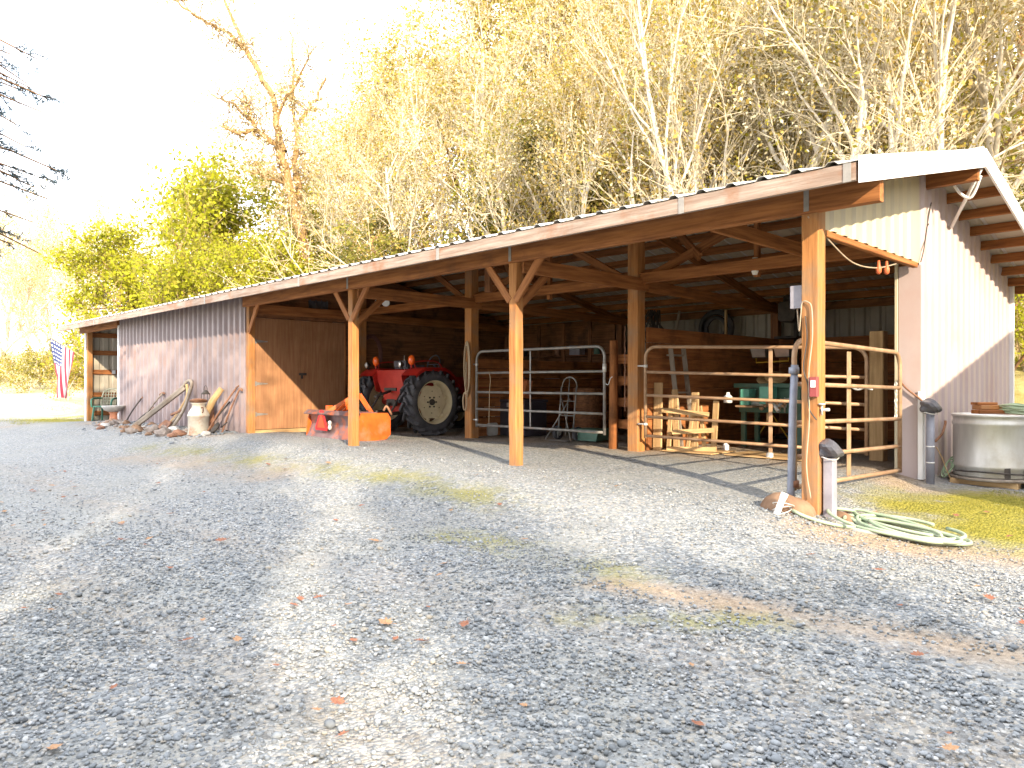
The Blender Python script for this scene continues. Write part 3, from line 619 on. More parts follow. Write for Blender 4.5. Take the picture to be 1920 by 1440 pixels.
# twin flood lamp under the roof of the tractor bay
fl = thing('flood_light', 'white twin flood lamp hanging under the tractor bay roof', 'lamp', (-9.0, 1.75, 2.72))
mb = MB(); mb.lathe([(.05, .12), (.05, .06), (.02, .05), (.02, -.02)], (-9.0, 1.75, 2.72), n=14); mb.build('bracket', ZINC, fl)
for dx, dz, ax in ((-.13, -.05, (-.8, -.5, -.4)), (.1, -.06, (.7, -.6, -.5)), (.0, .02, (.1, -.9, .3))):
    mb = MB(); mb.lathe([(.02, -.09), (.035, -.04), (.075, .03), (.08, .045), (.06, .05)], (-9.0 + dx, 1.72, 2.72 + dz), axis=ax, n=14); mb.build('lamp_head', GLASS, fl)

# ---------------------------------------------------------------- tubular gates
def gate(name, label, p0, p1, rails, rb, verts, r=.022, m=STEEL, rad=.16, group='tubular farm gates', flat=None, lower=0.0):
    p0, p1 = Vector(p0), Vector(p1); d = p1 - p0; Ln = d.length; d.normalize(); up = Vector((0, 0, 1))
    g = thing(name, label, 'gate', p0, group)
    at_ = lambda u, z: p0 + d * u + up * z
    h = rails[0]; mb = MB()
    fr = [at_(0, rb)] + [at_(rad - rad * math.cos(R(a)), h - rad + rad * math.sin(R(a))) for a in range(0, 91, 15)] + [at_(Ln - rad + rad * math.sin(R(a)), h - rad + rad * math.cos(R(a))) for a in range(0, 91, 15)] + [at_(Ln, rb)]
    mb.tube(fr, r * 1.08, n=12); mb.build('frame_tube', m, g)
    for z in rails[1:]:
        mb = MB(); mb.tube([at_(0, z), at_(Ln, z)], r, n=10); mb.build('rail', m, g)
    for u, z0, z1, w_ in verts:
        mb = MB(); n = d.cross(up)
        mb.beam(at_(u, z0) - n * (r + .008), at_(u, z1) - n * (r + .008), w_, .012, up=d.cross(up)); mb.build('upright', m, g)
    return g, at_
g1, at1 = gate('farm_gate', 'closed grey five rail gate beside the tractor, dark stall behind it', (-7.14, 2.46, .12), (-4.22, 2.46, .12), (1.56, 1.175, .83, .525, .24), .20, [(1.32, .26, 1.54, .03)], m=STEEL)
for z in (1.33, .33):
    mb = MB(); mb.tube([at1(-.09, z), at1(.03, z)], .012, n=8); mb.lathe([(.03, -.02), (.03, .02)], at1(0, z), n=12); mb.build('hinge', ZINC, g1)
mb = MB(); mb.tube(catm([at1(.36, 1.2) - Vector((0, .03, 0)), at1(.40, 1.05) - Vector((0, .03, 0)), at1(.38, .9) - Vector((0, .03, 0)), at1(.37, .45) - Vector((0, .035, 0)), at1(.36, .28) - Vector((0, .03, 0))]), .007, n=6); mb.build('tie_cord', ROPE, g1)
mb = MB(); mb.tube(catm([at1(2.92, 1.0), at1(2.99, .97), at1(3.03, 1.06), at1(3.07, 1.09)]), .006, n=6); mb.build('chain', ZINC, g1)
mb = MB(); mb.lathe([(.032, 0), (.032, .13)], at1(2.92, 1.16), n=12); mb.build('collar', ZINC, g1)
g2, at2 = gate('farm_gate', 'closed tan five rail gate in front of the green workbench', (-3.44, 2.42, .15), (-.60, 3.02, .06), (1.49, 1.125, .79, .48, .205), .17, [(1.75, .02, 1.48, .05)], m=TAN)
for z in (1.21, .37):
    mb = MB(); mb.tube([at2(-.12, z), at2(.03, z)], .012, n=8); mb.lathe([(.03, -.02), (.03, .02)], at2(0, z), n=12); mb.build('hinge', ZINC, g2)
mb = MB(); mb.lathe([(.045, 0), (.05, .02), (.045, .16), (.02, .17)], at2(1.75, -.06), n=14); mb.build('foot', ZINC, g2)
g3, at3 = gate('farm_gate', 'open tan five rail gate swung back from the front corner post', (-.17, .06, .10), (-.09, 2.60, .05), (1.41, 1.01, .66, .35, .075), .05, [(1.24, .10, 1.36, .085)], m=TAN)
mb = MB(); mb.tube([(-.185, .03, -.02), (-.185, .03, .16), (-.175, .045, .9), (-.165, .06, 1.28)], [.034, .034, .034, .032], n=12); mb.build('shaded_end_pipe', SHADEDST, g3)  # darker second pipe over the gate's end tube, standing in for its shade
for z in (1.2, .18):
    mb = MB(); mb.lathe([(.045, 0), (.045, .06)], (-.17, .055, z), n=12); mb.build('collar', SHADEDST if z > 1 else RUST, g3)
cc = MB()
for i in range(9): 
    z = 1.05 - i * .045; a = i * 1.57
    cc.tube([at3(2.42, z) + Vector((.012 * math.cos(a + t), .012 * math.sin(a + t) * .5, .028 * math.sin(t))) for t in np.linspace(0, 6.28, 8)[:-1]], .005, n=5, closed=True)
cc.build('chain', ZINC, g3)
mb = MB(); mb.tube(catm([(-.3, 2.36, .92 + .12), (-.38, 2.34, 1.06), (-.46, 2.34, 1.04), (-.54, 2.34, 1.08)]), .012, n=6); mb.build('latch', ZINC, g2)
# ---------------------------------------------------------------- tractor (its rear towards the yard)
TX, TY, TZ = -9.25, 2.43, .12
tr = thing('tractor', 'red tractor with cream rimmed rear wheels parked in the open bay', 'tractor', (TX, TY, TZ))
def ag_wheel(x, y, rad, wid, rimr, out, front=False):
    """tyre with chevron lugs, dished rim with centre disc; out = +1 / -1 outer side along x"""
    cz = TZ + rad; s = -wid / 2; c = wid * .5
    prof = [(rimr, -c * .80), (rimr + .03, -c * .92), (rad * .80, -c), (rad * .90, -c * .93), (rad * .93, -c * .7), (rad * .94, 0), (rad * .93, c * .7), (rad * .91, c * .93), (rad * .80, c), (rimr + .03, c * .92), (rimr, c * .80)]
    mb = MB(); mb.lathe(prof, (x, y, cz), axis=(1, 0, 0), n=48, cap0=False, cap1=False)
    n = 20
    for k in range(n):
        for sd in (-1, 1):
            a0 = 2 * math.pi * (k + (.5 if sd > 0 else 0)) / n; pts = []
            for t in np.linspace(0, 1, 5):
                a = a0 + t * .30; u = sd * c * (.02 + 1.0 * t); rr_ = rad * (.985 if t < .75 else .985 - (t - .75) * .28)
                pts.append(Vector((x + u, y + rr_ * math.cos(a), cz + rr_ * math.sin(a))))
            for i in range(4):
                up = (pts[i] - Vector((x, y, cz))); up.x = 0
                mb.beam(pts[i], pts[i + 1], .045, .075, up=up, c=.008)
    w_ = mb.build('tyre', RUBBER, wh := thing_part('rear_wheel' if not front else 'front_wheel', x, y, cz))
    o = out; rm = MB()
    rp = [(rimr + .012, c * .86), (rimr - .005, c * .84), (rimr - .02, c * .55), (rimr - .035, c * .2), (rimr - .03, -c * .3), (rimr - .005, -c * .82), (rimr + .012, -c * .86)]
    rm.lathe([(a, b_ * o) for a, b_ in (rp if o > 0 else rp[::-1])] if o > 0 else [(a, -b_) for a, b_ in rp][::-1], (x, y, cz), axis=(1, 0, 0), n=40, cap0=False, cap1=False)
    # wavy edged dished centre disc
    disc = []; nn = 72
    for k in range(nn):
        a = 2 * math.pi * k / nn; rr_ = rimr * (.80 + .05 * math.cos(6 * a)); disc.append((rr_ * math.cos(a), rr_ * math.sin(a)))
    rm.prism(disc, (x + o * c * .22, y, cz), (0, 1, 0), (0, 0, 1), (1, 0, 0), .012)
    for k in range(6):
        a = 2 * math.pi * k / 6 + .26
        rm.beam((x + o * c * .22, y + rimr * .8 * math.cos(a), cz + rimr * .8 * math.sin(a)), (x + o * c * .22, y + (rimr - .03) * math.cos(a), cz + (rimr - .03) * math.sin(a)), .07, .03, up=(1, 0, 0))
    rm.build('rim', CREAM, wh)
    hb = MB(); hb.lathe([(.06, 0), (.06, .03), (.045, .045)], (x + o * c * .24, y, cz), axis=(o, 0, 0), n=18)
    for k in range(6):
        a = 2 * math.pi * k / 6; hb.lathe([(.018, 0), (.018, .018)], (x + o * c * .25, y + .1 * math.cos(a), cz + .1 * math.sin(a)), axis=(o, 0, 0), n=8)
    for k in range(6):
        a = 2 * math.pi * k / 6 + .5; hb.lathe([(.009, 0), (.009, .012)], (x + o * c * .25, y + .21 * math.cos(a), cz + .21 * math.sin(a)), axis=(o, 0, 0), n=8)
    hb.build('hub', IRON, wh)
def thing_part(name, x, y, z):
    o = bpy.data.objects.new(name, None); C.objects.link(o); o.parent = tr; o.location = Vector((x, y, z)) - Vector((TX, TY, TZ)); ORG[o.name] = Vector((x, y, z)); return o
ag_wheel(-8.45, TY, .625, .36, .41, 1); ag_wheel(-10.07, TY, .625, .36, .41, -1)
ag_wheel(-8.72, TY + 1.75, .36, .2, .2, 1, True); ag_wheel(-9.78, TY + 1.75, .36, .2, .2, -1, True)
def tp(mb, n, m): return mb.build(n, m, tr)
# axle housing, gearbox, bonnet
mb = MB(); mb.tube([(-9.95, TY, .745), (-8.55, TY, .745)], .085, n=14); mb.box(-9.47, -9.03, TY - .22, TY + .35, .52, .98, .03); tp(mb, 'axle_housing', RED)
mb = MB(); mb.box(-9.40, -9.10, TY + .35, TY + 1.1, .55, .88, .02); mb.box(-9.42, -9.08, TY + 1.1, TY + 1.9, .5, .85, .02); tp(mb, 'engine', IRON)
mb = MB(); mb.prism([(-.24, .0), (.24, .0), (.25, .28), (.19, .36), (-.19, .36), (-.25, .28)], (TX, TY + 1.5, .88), (1, 0, 0), (0, 0, 1), (0, 1, 0), 1.05); tp(mb, 'bonnet', RED)
# crowned fenders with inner skirts
for sx in (1, -1):
    xo = TX + sx * .98; xi = TX + sx * .48; mb = MB(); cz = .745; rr_ = .70; vs = []; fs = []; n = 16
    for i in range(n + 1):
        a = R(20 + 112 * i / n)
        k = rr_ - (.10 if i == n else (.02 if i >= n - 1 else 0)) * 0
        y = TY + k * math.cos(a); z = cz + k * math.sin(a)
        z = min(z, 1.40 + .0 * i)
        for (x, dz) in ((xi, 0), (xi + sx * .03, .012), (xo - sx * .03, .012), (xo, 0), (xo, -.035)): vs.append((x, y, z + dz))
    for i in range(n):
        for j in range(4): fs.append((i * 5 + j, i * 5 + j + 1, i * 5 + j + 6, i * 5 + j + 5))
    m0 = len(vs); vs += [(x, y + (.0), z - .02) for x, y, z in vs]
    fs += [tuple(m0 + q for q in f[::-1]) for f in fs]
    mb.add(vs, fs, None, True)
    pl = [(TY + (rr_ - .02) * math.cos(R(a)) , min(1.39, cz + (rr_ - .02) * math.sin(R(a)))) for a in range(20, 133, 8)] + [(TY - .38, .95), (TY + .3, .72)]
    mb.prism(pl, (xi, 0, 0), (0, 1, 0), (0, 0, 1), (1, 0, 0), .012)
    tp(mb, 'fender', RED)
# red bodywork between the fenders, tapering down to the hitch
mb = MB()
mb.prism([(-.62, 1.36), (.62, 1.36), (.55, 1.30), (.30, .92), (.22, .78), (-.22, .78), (-.30, .92), (-.55, 1.30)], (TX, TY - .34, 0), (1, 0, 0), (0, 0, 1), (0, 1, 0), .03)
mb.box(TX - .6, TX + .6, TY - .33, TY + .25, 1.345, 1.375, .01)
tp(mb, 'rear_deck', RED)
mb = MB(); mb.box(TX - .14, TX + .14, TY - .36, TY - .30, .66, .80, .01); mb.tube([(TX, TY - .45, .70), (TX, TY - .3, .70)], .03); mb.box(TX - .2, TX + .2, TY - .375, TY - .355, .96, 1.02, .004); tp(mb, 'hitch_block', IRON)
mb = MB(); mb.prism([(-.22, 0), (.22, 0), (.22, .08), (-.22, .08)], (TX, TY + .1, 1.40), (1, 0, 0), (0, 0, 1), (0, 1, 0), .42); mb.box(TX - .2, TX + .2, TY - .14, TY - .08, 1.42, 1.56, .03); tp(mb, 'seat', BLACKP)
mb = MB(); ring = [(TX + .2 * math.cos(a), TY + .72 + .05 * math.sin(a), 1.50 + .19 * math.sin(a)) for a in np.linspace(0, 6.283, 25)[:-1]]; mb.tube(ring, .014, n=8, closed=True)
mb.tube([(TX, TY + 1.0, 1.2), (TX, TY + .72, 1.5)], .02); mb.tube([ring[0], ring[12]], .01); tp(mb, 'steering_wheel', BLACKP)
mb = MB()
for sx in (1, -1): mb.tube(catm([(TX + sx * .62, TY - .2, 1.4), (TX + sx * .6, TY - .2, 1.52), (TX + sx * .6, TY + .3, 1.54), (TX + sx * .62, TY + .45, 1.4)]), .013, n=8)
tp(mb, 'grab_rail', RED)
for sx in (1, -1):
    x = TX + sx * .60
    mb = MB(); mb.tube([(x, TY - .3, 1.38), (x, TY - .3, 1.47)], .018); st = tp(mb, 'lamp_stalk', RED)
    mb = MB(); mb.blob((x, TY - .3, 1.555), (.075, .06, .10), 1, 0.0, 3, True); mb.build('indicator_lens', AMBER, st)
    mb = MB(); x2 = x - .30 if sx > 0 else x - .26
    mb.tube([(x2, TY - .3, 1.38), (x2, TY - .3, 1.44)], .012); mb.lathe([(.02, .07), (.05, .04), (.068, 0), (.072, -.01)], (x2, TY - .34, 1.475), axis=(.5, 1, 0), n=18, cap1=False); sh = tp(mb, 'work_lamp', IRON)
    mb = MB(); mb.blob((x2 - .004, TY - .345, 1.475), (.064, .03, .064), 1, 0.0, 3, True); mb.build('lamp_glass', GLASS, sh)
mb = MB(); mb.tube([(TX + .10, TY - .1, 1.36), (TX + .10, TY - .1, 1.66)], .010); tp(mb, 'lever', ZINC)
for sx in (1, -1):   # lift arms
    mb = MB(); mb.beam((TX + sx * .3, TY - .1, .55), (TX + sx * .38, TY - .95, .50), .03, .07); tp(mb, 'lift_arm', IRON)
    mb = MB(); mb.tube([(TX + sx * .34, TY - .30, 1.0), (TX + sx * .36, TY - .62, .53)], .02); tp(mb, 'lift_rod', IRON)
mb = MB(); mb.tube([(TX, TY - .38, .95), (TX + .3, TY - .92, .86)], .028); tp(mb, 'top_link', IRON)

# ---------------------------------------------------------------- box scraper hitched behind it
bs = thing('box_scraper', 'orange steel box scraper with triangular reflector behind the tractor', 'scraper', (-8.88, .9, .1))
SX0, SX1, SYB = -9.76, -8.03, .62
def sp(mb, n, m): return mb.build(n, m, bs)
mb = MB(); mb.prism([(-.03, .60), (.03, .60), (.05, .36), (.0, .20), (-.08, .085), (-.13, .085), (-.05, .22), (.0, .36), (-.03, .56)], ((SX0 + SX1) / 2, SYB, 0), (0, 1, 0), (0, 0, 1), (1, 0, 0), SX1 - SX0); sp(mb, 'back_blade', WORN)
mb = MB(); mb.prism([(0, 0), (.09, -.06), (.095, -.045), (.01, .02)], ((SX0 + SX1) / 2, SYB - .06, .60), (0, -1, 0), (0, 0, 1), (1, 0, 0), SX1 - SX0 + .02); mb.box(SX0, SX1, SYB - .05, SYB + .3, .585, .605, .003); sp(mb, 'top_flange', WORN)
for x in (SX0 + .0, SX1 - .0):
    mb = MB(); pl = [(-.12, .10), (.30, .09), (.48, .13), (.56, .2), (.56, .50), (.50, .585), (-.05, .60), (-.09, .45), (-.11, .3)]
    mb.prism(pl, (x, SYB + .02, 0), (0, 1, 0), (0, 0, 1), (1, 0, 0), .022); sp(mb, 'side_plate', ORANGE)
xc = -8.82
for dx in (-.11, .11):
    mb = MB(); mb.beam((xc + dx * .5, SYB + .42, .90), (xc + dx * 3.0, SYB + .02, .60), .02, .07); sp(mb, 'brace_bar', ORANGE)
    mb = MB(); mb.beam((xc + dx * .5, SYB + .42, .90), (xc + dx * 2.6, SYB + .56, .52), .02, .09); sp(mb, 'mast_bar', ORANGE)
    mb = MB(); mb.beam((xc + dx * .5, SYB + .42, .90), (xc + dx * .9, SYB + .05, .60), .02, .06); sp(mb, 'brace_bar', ORANGE)
mb = MB(); mb.beam((SX0 + .03, SYB + .5, .50), (SX1 - .03, SYB + .5, .50), .09, .09); sp(mb, 'draw_bar', ORANGE)
mb = MB(); mb.beam((-9.28, SYB + .1, .61), (-9.28, SYB + .1, .70), .10, .10); sp(mb, 'scarifier_shank', ORANGE)
for i in range(5):
    mb = MB(); mb.beam((SX0 + .3 + i * .28, SYB + .5, .62), (SX0 + .3 + i * .28, SYB + .5, .2), .02, .05); sp(mb, 'scarifier_shank', IRON)
mb = MB(); mb.tube(catm([(-8.12, SYB + .5, .62), (-8.1, SYB + .55, .70), (-8.06, SYB + .6, .60), (-8.1, SYB + .65, .55)]), .02, n=8); sp(mb, 'hitch_pin', RUST)
# triangular reflector
mb = MB(); mb.prism([(-.195, 0), (.195, 0), (.215, .05), (.05, .37), (-.05, .37), (-.215, .05)], (-9.17, SYB - .125, .255), (1, 0, 0), (0, 0, 1), (0, 1, 0), .006); sg = sp(mb, 'triangle_sign', SIGNR)
mb = MB(); mb.prism([(-.145, .045), (.145, .045), (.0, .315)], (-9.17, SYB - .131, .255), (1, 0, 0), (0, 0, 1), (0, 1, 0), .005); mb.build('sign_face', SIGNO, sg)
mb = MB(); mb.beam((-9.17, SYB - .12, .36), (-9.17, SYB - .02, .36), .04, .04); mb.build('sign_bracket', IRON, sg)
mb = MB(); mb.lathe([(.015, 0), (.03, .02), (.036, .045), (.03, .07), (.02, .09), (.03, .11), (.036, .14), (.02, .165), (.01, .17)], (-8.92, SYB - .1, .27), n=12); sp(mb, 'hitch_ball', ZINC)

# ---------------------------------------------------------------- things inside the bays
def tgt(n, l, c, loc, g=None): return thing(n, l, c, loc, g)
# rope hung on the inner post
rpx = tgt('rope', 'coiled brown rope hanging on the post beside the tractor wheel', 'rope', (-7.3, 2.38, 1.8))
mb = MB()
for k in range(4):
    o = .012 * k; mb.tube([(-7.31 + o + .05 * math.sin(t) * (1 + .2 * k), 2.375 - .01 * k, 1.32 + .46 * math.cos(t) + .03 * k) for t in np.linspace(0, 6.283, 22)[:-1]], .012, n=6, closed=True)
mb.build('coil', ROPE, rpx); mb = MB(); mb.tube([(-7.35 + .05 * math.sin(t), 2.36, .78 + .16 * math.cos(t)) for t in np.linspace(0, 6.283, 18)[:-1]], .013, n=6, closed=True); mb.tube([(-7.33, 2.365, .95), (-7.32, 2.37, 1.5)], .014, n=6); mb.build('loop', ROPE, rpx)
mb = MB(); mb.tube([(-7.3, 2.41, 1.8), (-7.3, 2.35, 1.8)], .012, n=6); mb.build('hook', ZINC, rpx)
mb = MB(); mb.tube([(-3.79 + .008 * math.sin(i * 2.1), 2.397, 1.95 - i * .05) for i in range(26)], .008, n=5); mb.build('chain', RUST, None, 'thin rusty chain hanging down the inner post at the tan gate', 'chain')
# coil of dark hose on the partition behind the front post
mb = MB()
for k in range(7): mb.tube([(XD + .02 + .012 * (k % 3), 2.75 + (.22 + .012 * k) * math.sin(t), 1.75 + (.36 + .012 * k) * math.cos(t)) for t in np.linspace(0, 6.283, 26)[:-1]], .012, n=6, closed=True)
mb.build('hose_coil', mat('dark_red_hose', (.12, .045, .035), rough=.6), None, 'dark red hose coil hung on the partition left of the tractor', 'hose')
# reddish frame leaning in the tractor bay
mb = MB(); mb.beam((-9.35, 5.6, 1.5), (-9.35, 5.6, 2.35), .1, .06); mb.beam((-9.85, 5.6, 1.5), (-9.3, 5.6, 1.5), .06, .16); mb.beam((-9.8, 5.6, .1), (-9.8, 5.6, 1.5), .06, .06)
mb.build('shelf_frame', mat('brown_frame', (.20, .08, .05), (.28, .12, .08), scale=3), None, 'reddish brown timber frame standing behind the tractor', 'frame')
# shelf clutter behind the tractor
cl = [(-10.5, 1.08, .16, 'box'), (-10.1, 1.08, .2, 'can'), (-9.6, 1.08, .14, 'can'), (-9.2, 1.08, .22, 'box'), (-8.6, 1.08, .2, 'can'), (-8.1, 1.08, .24, 'box'), (-10.3, 1.77, .2, 'box'), (-9.0, 1.77, .15, 'can'), (-8.4, 1.77, .22, 'box'), (-7.8, 1.77, .16, 'can')]
nm_ = ['upper', 'lower']
for i, (x, z, s_, k) in enumerate(cl):
    mb = MB()
    if k == 'can': mb.lathe([(s_ * .42, 0), (s_ * .44, .01), (s_ * .42, .02), (s_ * .42, s_ - .02), (s_ * .44, s_ - .01), (s_ * .4, s_)], (x, 6.72, z - .01), n=16)
    else: mb.box(x - s_ * .7, x + s_ * .7, 6.64, 6.84, z - .01, z + s_, .006); mb.box(x - s_ * .71, x + s_ * .71, 6.635, 6.845, z + s_ * .75, z + s_ * .78, .002)
    sh = ('upper' if z > 1.5 else 'lower')
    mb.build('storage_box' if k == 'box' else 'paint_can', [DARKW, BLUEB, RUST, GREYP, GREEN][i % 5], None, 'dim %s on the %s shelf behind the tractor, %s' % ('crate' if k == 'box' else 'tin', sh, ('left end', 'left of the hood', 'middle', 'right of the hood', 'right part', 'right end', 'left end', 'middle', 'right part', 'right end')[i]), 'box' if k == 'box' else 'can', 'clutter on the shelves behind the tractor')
# pale block behind the wheel
mb = MB(); mb.box(-7.62, -7.36, 2.95, 3.2, .12, .36, .03); mb.build('block', STONEC, None, 'pale concrete block on the floor right of the tractor wheel', 'block')
# bay two: chest, orange case, hand truck, green bin, big dark drums
ch = tgt('storage_chest', 'dark grey chest on the floor behind the grey gate', 'chest', (-7.15, 3.6, .12))
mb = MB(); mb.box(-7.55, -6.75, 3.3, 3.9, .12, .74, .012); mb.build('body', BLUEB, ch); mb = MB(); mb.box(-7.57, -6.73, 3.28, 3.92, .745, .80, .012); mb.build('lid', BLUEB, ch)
mb = MB(); mb.box(-7.2, -7.1, 3.275, 3.285, .66, .74, .003); mb.build('latch', ZINC, ch)
oc = tgt('tool_case', 'orange tool case tilted on top of the dark chest', 'case', (-7.2, 3.7, .8))
def rotbox(mb, cx, cy, cz, w_, d_, h_, ang, c=.01):
    ca, sa = math.cos(ang), math.sin(ang); mb.beam((cx - ca * w_ / 2, cy, cz - sa * w_ / 2), (cx + ca * w_ / 2, cy, cz + sa * w_ / 2), d_, h_, c=c)
mb = MB(); rotbox(mb, -7.22, 3.72, 1.03, .34, .16, .34, -.25); mb.build('shell', mat('case_orange', (.52, .16, .06), (.60, .2, .08), scale=4, rough=.5), oc)
mb = MB(); mb.tube(catm([(-7.32, 3.72, 1.21), (-7.29, 3.72, 1.27), (-7.18, 3.72, 1.24), (-7.16, 3.72, 1.17)]), .012); mb.build('handle', BLACKP, oc); mb = MB(); mb.lathe([(.035, 0), (.035, .01)], (-7.16, 3.638, .96), axis=(0, -1, 0), n=12); mb.build('knob', BLACKP, oc)
ht = tgt('hand_truck', 'grey tubular hand truck standing behind the grey gate', 'hand truck', (-5.62, 3.0, .12))
hx = -5.62
mb = MB(); mb.tube([(hx - .17, 3.15, .16), (hx - .17, 3.25, 1.05)] + [(hx - .17 * math.cos(a), 3.27, 1.05 + .17 * math.sin(a)) for a in np.linspace(0, math.pi, 9)] + [(hx + .17, 3.25, 1.05), (hx + .17, 3.15, .16)], .014, n=8); mb.build('frame', STEEL, ht)
mb = MB(); mb.tube([(hx, 3.16, .2), (hx, 3.27, 1.2)], .010)
for z in (.3, .55, .8): mb.tube([(hx - .17, 3.15 + z * .1, z), (hx + .17, 3.15 + z * .1, z)], .010)
mb.build('cross_bars', STEEL, ht); mb = MB(); mb.box(hx - .2, hx + .2, 2.95, 3.15, .125, .135, .002); mb.build('toe_plate', STEEL, ht)
for sx in (-1, 1):
    mb = MB(); mb.lathe([(.05, -.03), (.115, -.03), (.125, 0), (.115, .03), (.05, .03)], (hx + sx * .23, 3.22, .245), axis=(1, 0, 0), n=18); w_ = mb.build('wheel', RUBBER, ht)
    mb = MB(); mb.lathe([(.055, -.034), (.055, .034)], (hx + sx * .23, 3.22, .245), axis=(1, 0, 0), n=14); mb.build('hub', ZINC, w_)
mb = MB(); mb.tube([(hx - .1, 3.17, .85), (hx + .3, 2.95, .14)], .012); mb.tube([(hx + .1, 3.17, .85), (hx - .28, 2.95, .14)], .012); mb.build('brace', STEEL, ht)
gb = MB(); gb.prism([(-.24, .02), (.24, .02), (.29, .2), (-.29, .2)], (-5.2, 3.35, .12), (1, 0, 0), (0, 0, 1), (0, 1, 0), .36); gb.box(-5.5, -4.9, 3.15, 3.55, .315, .335, .006); gb.build('plastic_bin', GREEN, None, 'shallow green plastic bin on the floor behind the grey gate', 'bin')
for i, (x, y, h, r_) in enumerate(((-6.3, 4.6, .9, .29), (-5.0, 5.2, .9, .29))):
    mb = MB(); mb.lathe([(r_ * .98, 0), (r_, .02), (r_, h * .33), (r_ * 1.03, h * .345), (r_, h * .36), (r_, h * .66), (r_ * 1.03, h * .675), (r_, h * .69), (r_, h - .02), (r_ * .96, h)], (x, y, .12), n=24)
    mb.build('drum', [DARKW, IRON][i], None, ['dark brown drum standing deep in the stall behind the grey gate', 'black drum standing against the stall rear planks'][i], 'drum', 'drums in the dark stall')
# tangled harness / foliage bundle hanging from the tie
mb = MB(); rr2 = random.Random(4)
for k in range(26):
    a = rr2.uniform(0, 6.28); l = rr2.uniform(.35, 1.0); p = [Vector((-5.6 + rr2.uniform(-.12, .12), 5.8 + rr2.uniform(-.1, .1), 2.55))]
    for j in range(5): p.append(p[-1] + Vector((rr2.uniform(-.08, .08), rr2.uniform(-.08, .08), -l / 5)))
    mb.tube(p, .012, n=5)
mb.build('harness_bundle', IRON, None, 'tangle of dark harness straps hanging from the roof of the middle stall', 'harness')
for i, x in enumerate((-5.95, -5.75, -5.55)):
    mb = MB(); mb.tube([(x, 6.85, 1.62), (x + .02, 6.84, .7)], .014, n=6); mb.box(x - .025, x + .03, 6.80, 6.86, 1.45, 1.62, .006)
    mb.build('long_handled_tool', [STEEL, GREYW, PALEW][i], None, ['leftmost of three long tools hung on the stall rear wall', 'middle of three long tools hung on the stall rear wall', 'rightmost of three long tools hung on the stall rear wall'][i], 'tool', 'long tools hung on the rear wall')
# bay one: bench with vise, saw, lumber, step ladder, work light, ring, horses
wb = tgt('workbench', 'green workbench with drawers behind the tan gate', 'workbench', (-2.1, 4.4, .12))
mb = MB(); mb.box(-3.02, -1.9, 4.2, 4.85, 1.04, 1.11, .008); mb.build('top', GREEN, wb); mb = MB(); mb.box(-2.95, -1.95, 4.24, 4.8, .66, 1.035, .006); mb.build('apron', GREEN, wb)
for i in range(2):
    dm = MB(); dm.box(-2.92 + i * .5, -2.46 + i * .5, 4.222, 4.238, .72, 1.0, .004); dd = dm.build('drawer', GREEN, wb)
    hm = MB(); hm.tube([(-2.76 + i * .5, 4.22, .88), (-2.76 + i * .5, 4.19, .88), (-2.62 + i * .5, 4.19, .88), (-2.62 + i * .5, 4.22, .88)], .008); hm.build('handle', ZINC, dd)
for x in (-2.9, -2.0):
    for y in (4.3, 4.74):
        mb = MB(); mb.box(x - .035, x + .035, y - .035, y + .035, .12, .658, .005); mb.build('leg', GREEN, wb)
vs_ = tgt('bench_vise', 'teal bench vise with cluttered jaws on the front of the green bench', 'vise', (-2.5, 4.05, .9))
mb = MB(); mb.box(-2.78, -2.64, 3.95, 4.18, .78, 1.02, .012); mb.build('rear_jaw', TEAL, vs_); mb = MB(); mb.box(-2.46, -2.30, 3.92, 4.18, .80, 1.06, .012); mb.build('front_jaw', TEAL, vs_)
mb = MB(); mb.tube([(-2.8, 4.05, .82), (-2.1, 4.05, .78)], .035); mb.tube([(-2.3, 3.98, .85), (-2.14, 3.9, .70)], .03); mb.tube([(-2.12, 4.05, .68), (-2.12, 4.05, .90)], .012); mb.build('screw', ZINC, vs_)
mb = MB()
for k in range(9): mb.blob((-2.42 + .045 * k, 3.93 + .03 * (k % 2), .74 + .04 * ((k * 7) % 3)), (.035, .03, .03), k, .2, 1)
mb.box(-2.84, -2.56, 3.92, 4.15, .745, .775, .003); mb.build('tool_tray', TAN, vs_)
mb = MB(); mb.tube([(-2.34, 3.97, .52), (-2.34, 3.97, .68)], .022); mb.build('handle', PALEW, vs_)
mb = MB(); mb.lathe([(.0, .0), (.16, .005), (.17, .02), (.16, .035), (.0, .04)], (-2.42, 4.4, 1.19), axis=(.25, -.5, .9), n=20); mb.lathe([(.0, .0), (.13, .005), (.14, .02), (.13, .03), (.0, .035)], (-2.6, 4.42, 1.14), axis=(.3, -.4, .9), n=20)
mb.build('straw_hat', PALEW, None, 'pair of round straw discs lying on the green workbench', 'disc')
wl = tgt('work_light', 'yellow twin head work light stand behind the green bench', 'work light', (-2.78, 5.0, .12))
mb = MB(); mb.tube([(-2.78, 5.0, .4), (-2.78, 5.0, 1.45)], .018); mb.tube([(-3.05, 5.0, 1.53), (-3.05, 5.0, 1.45), (-2.5, 5.0, 1.47), (-2.5, 5.0, 1.56)], .012); mb.build('stand', YELLOW, wl)
for a in (0, 2.1, 4.2):
    mb = MB(); mb.tube([(-2.78, 5.0, .62), (-2.78 + .34 * math.cos(a), 5.0 + .34 * math.sin(a), .13)], .011); mb.build('leg', YELLOW, wl)
